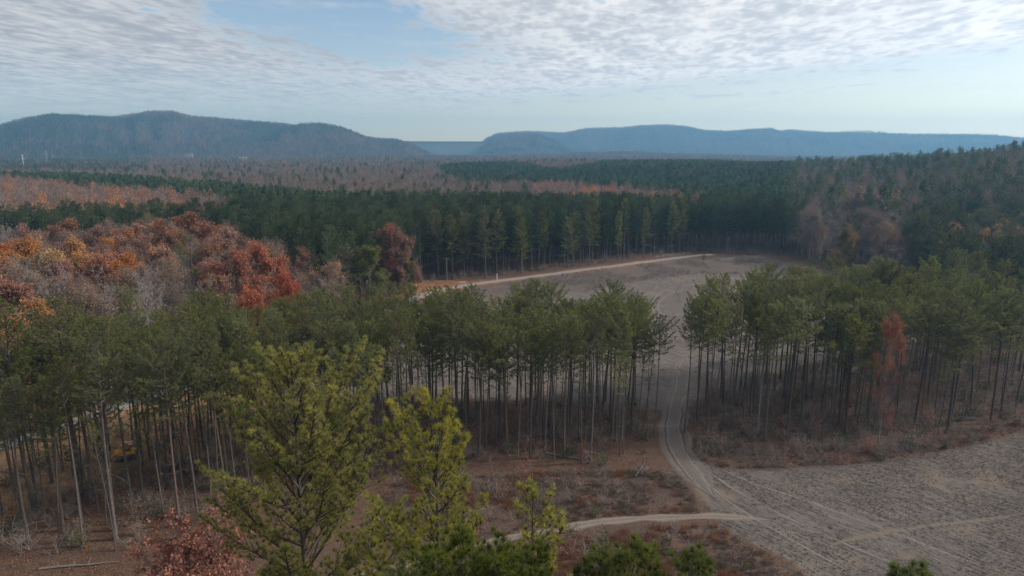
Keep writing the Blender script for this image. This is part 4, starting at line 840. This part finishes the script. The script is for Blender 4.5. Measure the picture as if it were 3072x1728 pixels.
r = np.random.default_rng(33)
def polyf(pts): a = np.array(pts, float); return lambda u: np.interp(u, a[:, 0], a[:, 1])
L1 = polyf([(-100, 170), (0, 172), (100, 175), (200, 182), (250, 186), (300, 192), (380, 196), (450, 196), (600, 197), (640, 198), (680, 201), (760, 207), (800, 213), (1100, 213)])
L2 = polyf([(-100, 175), (0, 177), (60, 183), (100, 187), (150, 190), (200, 193), (228, 201), (240, 260)])
L3 = polyf([(-100, 212), (0, 212), (60, 209), (120, 209), (170, 207), (205, 207), (232, 206)])
L4 = polyf([(-100, 222), (0, 221), (80, 221), (150, 217), (200, 213), (222, 217), (245, 228), (290, 240), (330, 256), (360, 250), (372, 235), (405, 233), (418, 262), (420, 400)])
FV = polyf([(-400, 480), (-80, 450), (0, 430), (75, 415), (165, 388), (245, 362), (290, 342), (340, 322), (378, 307), (400, 294), (415, 284), (450, 279.5), (500, 276), (560, 269), (640, 257.2), (690, 251.5), (760, 252.5), (800, 258), (812, 266), (850, 270), (880, 278), (905, 295), (925, 318), (932, 330), (1010, 334), (1300, 345)])
PLA = np.array(PLACED)
def candidates(r0, r1, sp, seed):
    q = np.random.default_rng(seed); n = int(2 * r1 / sp); gx_, gy_ = np.meshgrid(np.arange(-n, n + 1) * sp, np.arange(0, n + 1) * sp)
    x = (gx_ + (np.arange(gx_.shape[0])[:, None] % 2) * sp * .5 + q.uniform(-.36, .36, gx_.shape) * sp).ravel(); y = (gy_ * .87 + q.uniform(-.36, .36, gx_.shape) * sp).ravel()
    rr_ = np.hypot(x, y); a = np.arctan2(x, y); k = (rr_ >= r0) & (rr_ < r1) & (np.abs(a) < R_(43)); x, y, a, rr_ = x[k], y[k], a[k], rr_[k]
    k = np.ones(len(x), bool)
    for (ca, hw, c0, c1_) in CLEAR: k &= ~((np.abs(a - ca) < hw) & (rr_ > c0) & (rr_ < c1_))
    return x[k], y[k]
def kinds(x, y, H_):
    z = terrain(x, y); u, v = proj(x, y, z + H_); _, vg = proj(x, y, z); rr_ = np.hypot(x, y); n = len(x); q = r.uniform(0, 1, n)
    cl = fbm(x / 45, y / 45, 3, 21) + r.normal(0, .06, n); cl2 = fbm(x / 30 + 50, y / 30, 3, 22) + r.normal(0, .05, n)
    kd = np.full(n, 'mauve', dtype='<U8')
    def st(mask, table):
        cum = np.cumsum([w for _, w in table]) / sum(w for _, w in table); qq = np.clip((cl2 - .28) / .44, 0, .999); qq = np.where(q < .55, qq, r.uniform(0, 1, n))
        ix = np.searchsorted(cum, qq); names = np.array([t for t, _ in table] + [table[-1][0]]); kd[mask] = names[ix][mask]
    far_ = (v < L1(u))
    st(np.ones(n, bool), [('pine', 1)])
    st(far_ & (rr_ > 420), [('mauve', 48), ('bare', 26), ('brown', 14), ('rust', 5), ('mixpine', 7)])
    st(far_ & (u > 530) & (u < 700) & (v > 178), [('brown', 30), ('rust', 30), ('orange', 10), ('mauve', 20), ('bare', 10)])
    hill = in_poly(u, v, [(440, 166), (468, 158), (500, 160), (560, 170), (640, 154), (720, 154), (800, 160), (1200, 100), (1200, 212), (800, 212), (735, 203), (700, 199), (640, 188), (560, 182), (470, 182), (446, 176)]) & (rr_ < 1300)
    st(hill, [('pine', 1)])
    st(hill & (u > 790), [('mixpine', 54), ('mauve', 20), ('bare', 16), ('brown', 8), ('rust', 2)])
    st((v > L2(u)) & (v < L3(u)) & (u < 232), [('rust', 34), ('brown', 20), ('mauve', 28), ('orange', 12), ('bare', 6)])
    st((v > L4(u)) & (u < 420), [('bare', 34), ('mauve', 12), ('brown', 28), ('rust', 22), ('orange', 4)])
    st((u > 800) & (v > 200) & (u < 905), [('bare', 44), ('mauve', 22), ('mixpine', 20), ('brown', 12), ('orange', 2)])
    st((u >= 905) & (v > 200), [('mixpine', 56), ('bare', 24), ('brown', 15), ('orange', 5)])
    st((u >= 900) & (v > 240), [('mixpine', 100)])
    st((u > 690) & (u <= 800) & (v > 205), [('pine', 72), ('mixpine', 18), ('bare', 10)])
    st((rr_ > 1150), [('mauve', 34), ('mixpine', 34), ('brown', 14), ('bare', 10), ('rust', 8)])
    st((rr_ > 1150) & (u < 150), [('mixpine', 75), ('mauve', 25)])
    knoll = (np.abs(u - 49) < 24) & (rr_ > 1650) & (rr_ < 1860)
    return kd, z, u, v, vg, rr_, knoll
# 1) nearer woods
x, y = candidates(110, 360, 4.7, 1); kd, z, u, v, vg, rr_, _ = kinds(x, y, 21)
ok = (vg < FV(u)) & ~in_poly(x, y, BELT_A) & ~in_poly(x, y, BELT_B) & (seg_dist(x, y, ROAD[::6]) > 5) & ~in_poly(x, y, FIELD_MID)
dmin = np.min(np.hypot(x[:, None] - PLA[None, :, 0], y[:, None] - PLA[None, :, 1]), 1); ok &= dmin > 2.4
ok &= ~((vg > 300) & (u < 400) & (r.uniform(0, 1, len(x)) < .25))
hard = np.isin(kd, HK); ok &= ~(hard & (r.uniform(0, 1, len(x)) < .30))
def emit(nm, pl, sel, Hs, label, table=None, nvar=4):
    n = int(sel.sum()); P_ = np.stack([x[sel], y[sel], z[sel] - .1], -1); rz = r.uniform(0, 6.28, n); sc = r.uniform(Hs[0], Hs[1], n)
    if table: idx = np.array([table.index(k_) * 2 for k_ in kd[sel]], int) + r.integers(0, 2, n)
    else: idx = r.integers(0, nvar, n)
    scatter(nm, pl, P_, rz, sc, idx, label)
emit('pine_forest', 'wood pine', ok & (kd == 'pine'), (.84, 1.10), 'dense dark green pine plantation behind the far field')
emit('mixed_pine_woods', 'mixed pine', ok & (kd == 'mixpine'), (.72, 1.12), 'dark mixed pines filling the woods at the right', nvar=3)
emit('hardwood_forest', 'wood hard', ok & hard, (.80, 1.15), 'bare and rusty hardwoods of the left woods and field edge', table=HK)
# 2) middle distance
x, y = candidates(360, 1150, 4.9, 2); keep = r.uniform(0, 1, len(x)) < np.clip(1.15 - (np.hypot(x, y) - 360) / 1400, .5, 1); x, y = x[keep], y[keep]
kd, z, u, v, vg, rr_, _ = kinds(x, y, 20); hard = np.isin(kd, HK); ok = ~(hard & (r.uniform(0, 1, len(x)) < np.where((v > L2(u)) & (u < 240), .18, .34))); ok &= ~((kd == 'mixpine') & (r.uniform(0, 1, len(x)) < .22))
emit('far_pine_forest', 'far pine', ok & (kd == 'pine'), (.82, 1.12), 'dark pine woods and pine-covered hill in the middle distance')
emit('far_mixed_woods', 'far mixed pine', ok & (kd == 'mixpine'), (.70, 1.35), 'mixed evergreens over the right-hand hill')
emit('far_hardwood_forest', 'far hard', ok & hard, (.88, 1.25), 'mauve grey bare woods with rusty bands in the middle distance', table=HK)
# 3) valley floor beyond
x, y = candidates(1150, 3150, 10.5, 3); kd, z, u, v, vg, rr_, kn = kinds(x, y, 18); hard = np.isin(kd, HK); ok = ~kn & (z < 60)
emit('valley_pine_woods', 'far mixed pine', ok & ~hard, (.85, 1.25), 'blue-green evergreen woods on the far valley floor')
emit('valley_hardwoods', 'far hard', ok & hard, (.95, 1.35), 'hazy brown hardwoods on the far valley floor', table=HK)
# 4) mountains
x1, y1 = candidates(2350, 3420, 9.5, 4); x2, y2 = candidates(3420, 4850, 12.5, 5); x3, y3 = candidates(4900, 5200, 14, 6)
x = np.concatenate([x1, x2, x3]); y = np.concatenate([y1, y2, y3]); z = terrain(x, y); rr_ = np.hypot(x, y)
rd = rr_ * 0 + (z > 14); c_ = (fbm(x / 190, y / 190, 4, 31) - .5) * 1.6 + .5 + r.normal(0, .05, len(x)); low_ = z < 70
idx = np.where(c_ > .52, r.integers(0, 2, len(x)), r.integers(2, 8, len(x))); idx = np.where((idx == 4) & ~low_ & (r.uniform(0, 1, len(x)) < .75), 3, idx)
u, v = proj(x, y, z); dmp = (rr_ > 3350) & (u > 396) & (u < 488) & (rr_ < 3900) & (z < 95) & (u < 480)
bare_patch = (np.hypot((u - 384) / 9, (v - 150.5) / 3) < 1) & (rr_ < 2980); ok = (rd > 0) & ~dmp & ~bare_patch
P_ = np.stack([x, y, z - .5], -1)[ok]; n = len(P_)
scatter('mountain_forest', 'distant tree', P_, r.uniform(0, 6.28, n), (r.uniform(.6, 1.1, n) + (r.uniform(0, 1, n) ** 5) * .3) * np.where(rr_[ok] > 3420, 1.15, 1.0), idx[ok], 'hazy wooded slopes and bristling crests of the mountains')

# ----------------------------------------------------------------- brush, grass and stubble
def tuft(seed, m_, n, h, spread, w):
    q = np.random.default_rng(seed); A_ = Acc(); C_ = np.zeros((n, 3)); C_[:, :2] = q.normal(0, spread, (n, 2)); D_ = np.zeros((n, 3)); D_[:, 2] = 1
    needles(A_, q, C_, D_, 1, h, w, .38, .1); return A_.mesh('tuft', [m_])
def shrub(seed, leaf_m, h, n_l):
    q = np.random.default_rng(seed); A_ = Acc(); sg = []; tips = []
    for i in range(9):
        a = q.uniform(0, 6.28); d = np.array([math.cos(a) * .5, math.sin(a) * .5, 1.0]); p = np.zeros(3); l = h * q.uniform(.6, 1)
        for j in range(3): e = p + d * l / 3 / 1.1 + q.normal(0, .06, 3) * h; sg.append(list(p) + list(e) + [.02 * (1 - j * .25), .015 * (1 - j * .25)]); p = e; tips.append(p)
        for j in range(4): e = p + q.normal(0, .22, 3) * h; sg.append(list(tips[-2]) + list(e) + [.010, .004]); tips.append(e)
    tubes(A_, sg, 3, 0)
    if n_l: leaves(A_, q, np.array(tips), .13, .16, n_l, 1)
    return A_.mesh('shrub', [M['twig'], leaf_m])
straw = leaf_mat('dry grass', (0.18, 0.135, 0.105), (0.105, 0.078, 0.062), .03, .5, .3, 2.0); redgrass = leaf_mat('rusty sedge', (0.24, 0.115, 0.065), (0.14, 0.070, 0.045), .03, .4, .3, 2.0)
greyst = leaf_mat('grey stubble', (0.170, 0.150, 0.140), (0.112, 0.099, 0.092), .02, .5, .2, 2.0); greenl = leaf_mat('low green leaves', (0.055, 0.085, 0.025), (0.035, 0.055, 0.02), .03, .4, .3, 1.0)
pool('grass', [tuft(i, m_, 26, h, .18, .03) for i, (m_, h) in enumerate(((straw, .7), (straw, .5), (redgrass, .8), (redgrass, .6), (straw, .9)))])
pool('stubble', [tuft(20 + i, greyst, 12, .22, .09, .03) for i in range(3)])
pool('shrub', [shrub(40, LEAF['brown'], 1.4, 2), shrub(41, LEAF['rust'], 1.7, 3), shrub(42, LEAF['bare'], 1.3, 0), shrub(43, greenl, 1.1, 4), shrub(44, LEAF['bare'], 2.0, 0)])
def fill(poly, dens, seed):
    q = np.random.default_rng(seed); poly = np.array(poly); lo, hi = poly.min(0), poly.max(0); hi = np.minimum(hi, [110, 400]); lo = np.maximum(lo, [-150, 20]); n = int(np.prod(hi - lo) * dens); P_ = q.uniform(lo, hi, (n, 2)); k = in_poly(P_[:, 0], P_[:, 1], poly)
    P_ = P_[k]; u_, v_ = proj(P_[:, 0], P_[:, 1], 0 * P_[:, 0]); return P_[(u_ > -60) & (u_ < 1084) & (v_ < 640)]
roads = [(TRACK, 2.0), (PATH, .9), (ROAD, 2.4)]
def off_roads(P_): 
    k = np.ones(len(P_), bool)
    for l_, w_ in roads: k &= seg_dist(P_[:, 0], P_[:, 1], l_[::3]) > w_
    return P_[k]
def sc2(nm, pl, P_, idx, s0, s1, label, seed=0):
    q = np.random.default_rng(seed); z_ = terrain(P_[:, 0], P_[:, 1]); scatter(nm, pl, np.c_[P_, z_], q.uniform(0, 6.28, len(P_)), q.uniform(s0, s1, len(P_)), idx, label)
Pg = off_roads(np.vstack([fill(BRUSH_A, 6.0, 1), fill(BRUSH_B, 7.0, 2), fill(BRUSH_D, 2.5, 3)])); f = fbm(Pg[:, 0] / 5, Pg[:, 1] / 5, 3, 41); f2 = fbm(Pg[:, 0] / 2.5, Pg[:, 1] / 2.5, 3, 43); kp = f2 > .40; Pg, f = Pg[kp], f[kp]
sc2('dry_grass', 'grass', Pg, np.where(f > .55, rng.integers(2, 4, len(Pg)), rng.integers(0, 2, len(Pg))), .5, 1.15, 'dry brown grass and rusty sedge along the path and track', 1)
Pg = fill(BRUSH_C, .9, 4); Pg = np.vstack([Pg, fill(FIELD_MID, .10, 14)]); Pg = off_roads(Pg); f = fbm(Pg[:, 0] / 9, Pg[:, 1] / 16, 3, 42); Pg = Pg[f > .47]
sc2('weeds', 'shrub', Pg, np.full(len(Pg), 2), .4, .9, 'grey weeds standing in the far field', 2)
q_ = fill(FIELD_NEAR, 11.0, 5); q_ = off_roads(q_); p0_ = G(700, 470); p1_ = G(960, 590); fa = math.atan2(p1_[1] - p0_[1], p1_[0] - p0_[0])
uu = q_[:, 0] * math.cos(fa) + q_[:, 1] * math.sin(fa); vv_ = q_[:, 1] * math.cos(fa) - q_[:, 0] * math.sin(fa) + (fbm(q_[:, 0] / 40, q_[:, 1] / 40, 2, 45) - .5) * 16; dv_ = np.round(vv_ / .62) * .62 + rng.normal(0, .13, len(q_)) - vv_
q_ = q_ + np.c_[-math.sin(fa) * dv_, math.cos(fa) * dv_]; f = fbm(q_[:, 0] / 6, q_[:, 1] / 6, 4, 44); q_ = q_[(f + rng.normal(0, .08, len(q_)) > .38)]
sc2('stubble', 'stubble', q_, rng.integers(0, 3, len(q_)), .35, 1.0, 'grey cut stubble over the near field', 3)
Pg = np.vstack([fill(BELT_A, .20, 6), fill(BELT_B, .36, 7), fill(BRUSH_D, .35, 8), fill(BRUSH_A, .10, 9), fill(BRUSH_B, .10, 12), fill(GP([(418, 285), (450, 280.5), (560, 270.5), (640, 258.5), (690, 252), (800, 257), (860, 271), (905, 292), (890, 276), (810, 258), (690, 249), (640, 255), (560, 266), (450, 277), (418, 280)]), .12, 15)]); Pg = off_roads(Pg)
sc2('undergrowth', 'shrub', Pg, rng.choice([0, 1, 2, 2, 3, 4, 4], len(Pg)), .6, 1.7, 'twiggy undergrowth with rusty and green leaves beneath the pines', 4)
Pg = fill(GP([(-60, 640), (-60, 500), (200, 420), (400, 400), (650, 405), (650, 470), (400, 490), (300, 560), (280, 640)]), 1.6, 10); Pg = off_roads(Pg)
litm = [leaf_mat('fallen leaves', (0.27, 0.135, 0.075), (0.15, 0.080, 0.05), .03, .5, .2, 1.0)]
def litter_patch(seed):
    q = np.random.default_rng(seed); A_ = Acc(); C_ = np.zeros((14, 3)); C_[:, :2] = q.uniform(-.5, .5, (14, 2)); C_[:, 2] = .04; leaves(A_, q, C_, .14, .03, 1); return A_.mesh('leaf litter', litm)
pool('litter', [litter_patch(60 + i) for i in range(3)])
sc2('leaf_litter', 'litter', Pg, rng.integers(0, 3, len(Pg)), .7, 1.3, 'fallen leaves over the floor of the left stand', 5)
# fallen logs
for i, (u, v, L_, a, col, lab) in enumerate([(80, 566, 8, .15, 'bark_grey', 'grey fallen log at the lower left below the stand'), (235, 505, 8, .3, 'bark', 'dark fallen trunk between the pines behind the near oak'), (565, 458, 6, -.4, 'bark_grey', 'fallen trunk lying at the foot of the centre stand'), (640, 470, 5, 1.1, 'bark', 'dead branch on the ground at the right foot of the left stand'), (12, 474, 7, -.3, 'bark_grey', 'grey log on the slope at the left edge'), (742, 262, 5, .1, 'bark_grey', 'small log at the edge of the far field')]):
    p = G(u, v); A_ = Acc(); g = float(terrain(p[0], p[1])); c, s = math.cos(a), math.sin(a); q = [np.array([c * L_ * (t - .5) + random.gauss(0, .05), s * L_ * (t - .5) + random.gauss(0, .08), .14]) for t in np.linspace(0, 1, 6)]
    tubes(A_, [list(q[k]) + list(q[k + 1]) + [.16 - .02 * k, .14 - .02 * k] for k in range(5)], 7); tubes(A_, [list(q[k]) + list(q[k] + np.array([-s * .8, c * .8, .5])) + [.05, .02] for k in (2, 3)], 4)
    obj('fallen_log', A_.mesh('fallen_log', [M[col]], True), None, (p[0], p[1], g), label=lab, category='log', group='fallen logs')

# ----------------------------------------------------------------- air
A_ = Acc(); A_.box((0, 0, 135), (10900, 10900, 286))
hm, T = mat('haze'); pv = T.node('ShaderNodeVolumePrincipled'); pv.inputs['Density'].default_value = 1.9e-4; pv.inputs['Color'].default_value = (0.26, 0.61, 1.0, 1); pv.inputs['Anisotropy'].default_value = 0.35
o = T.node('ShaderNodeOutputMaterial'); T.l.new(pv.outputs[0], o.inputs['Volume'])
hz = obj('haze', A_.mesh('haze', [hm]), kind='stuff')
print('TREES', len(PLACED), 'wall', nw)
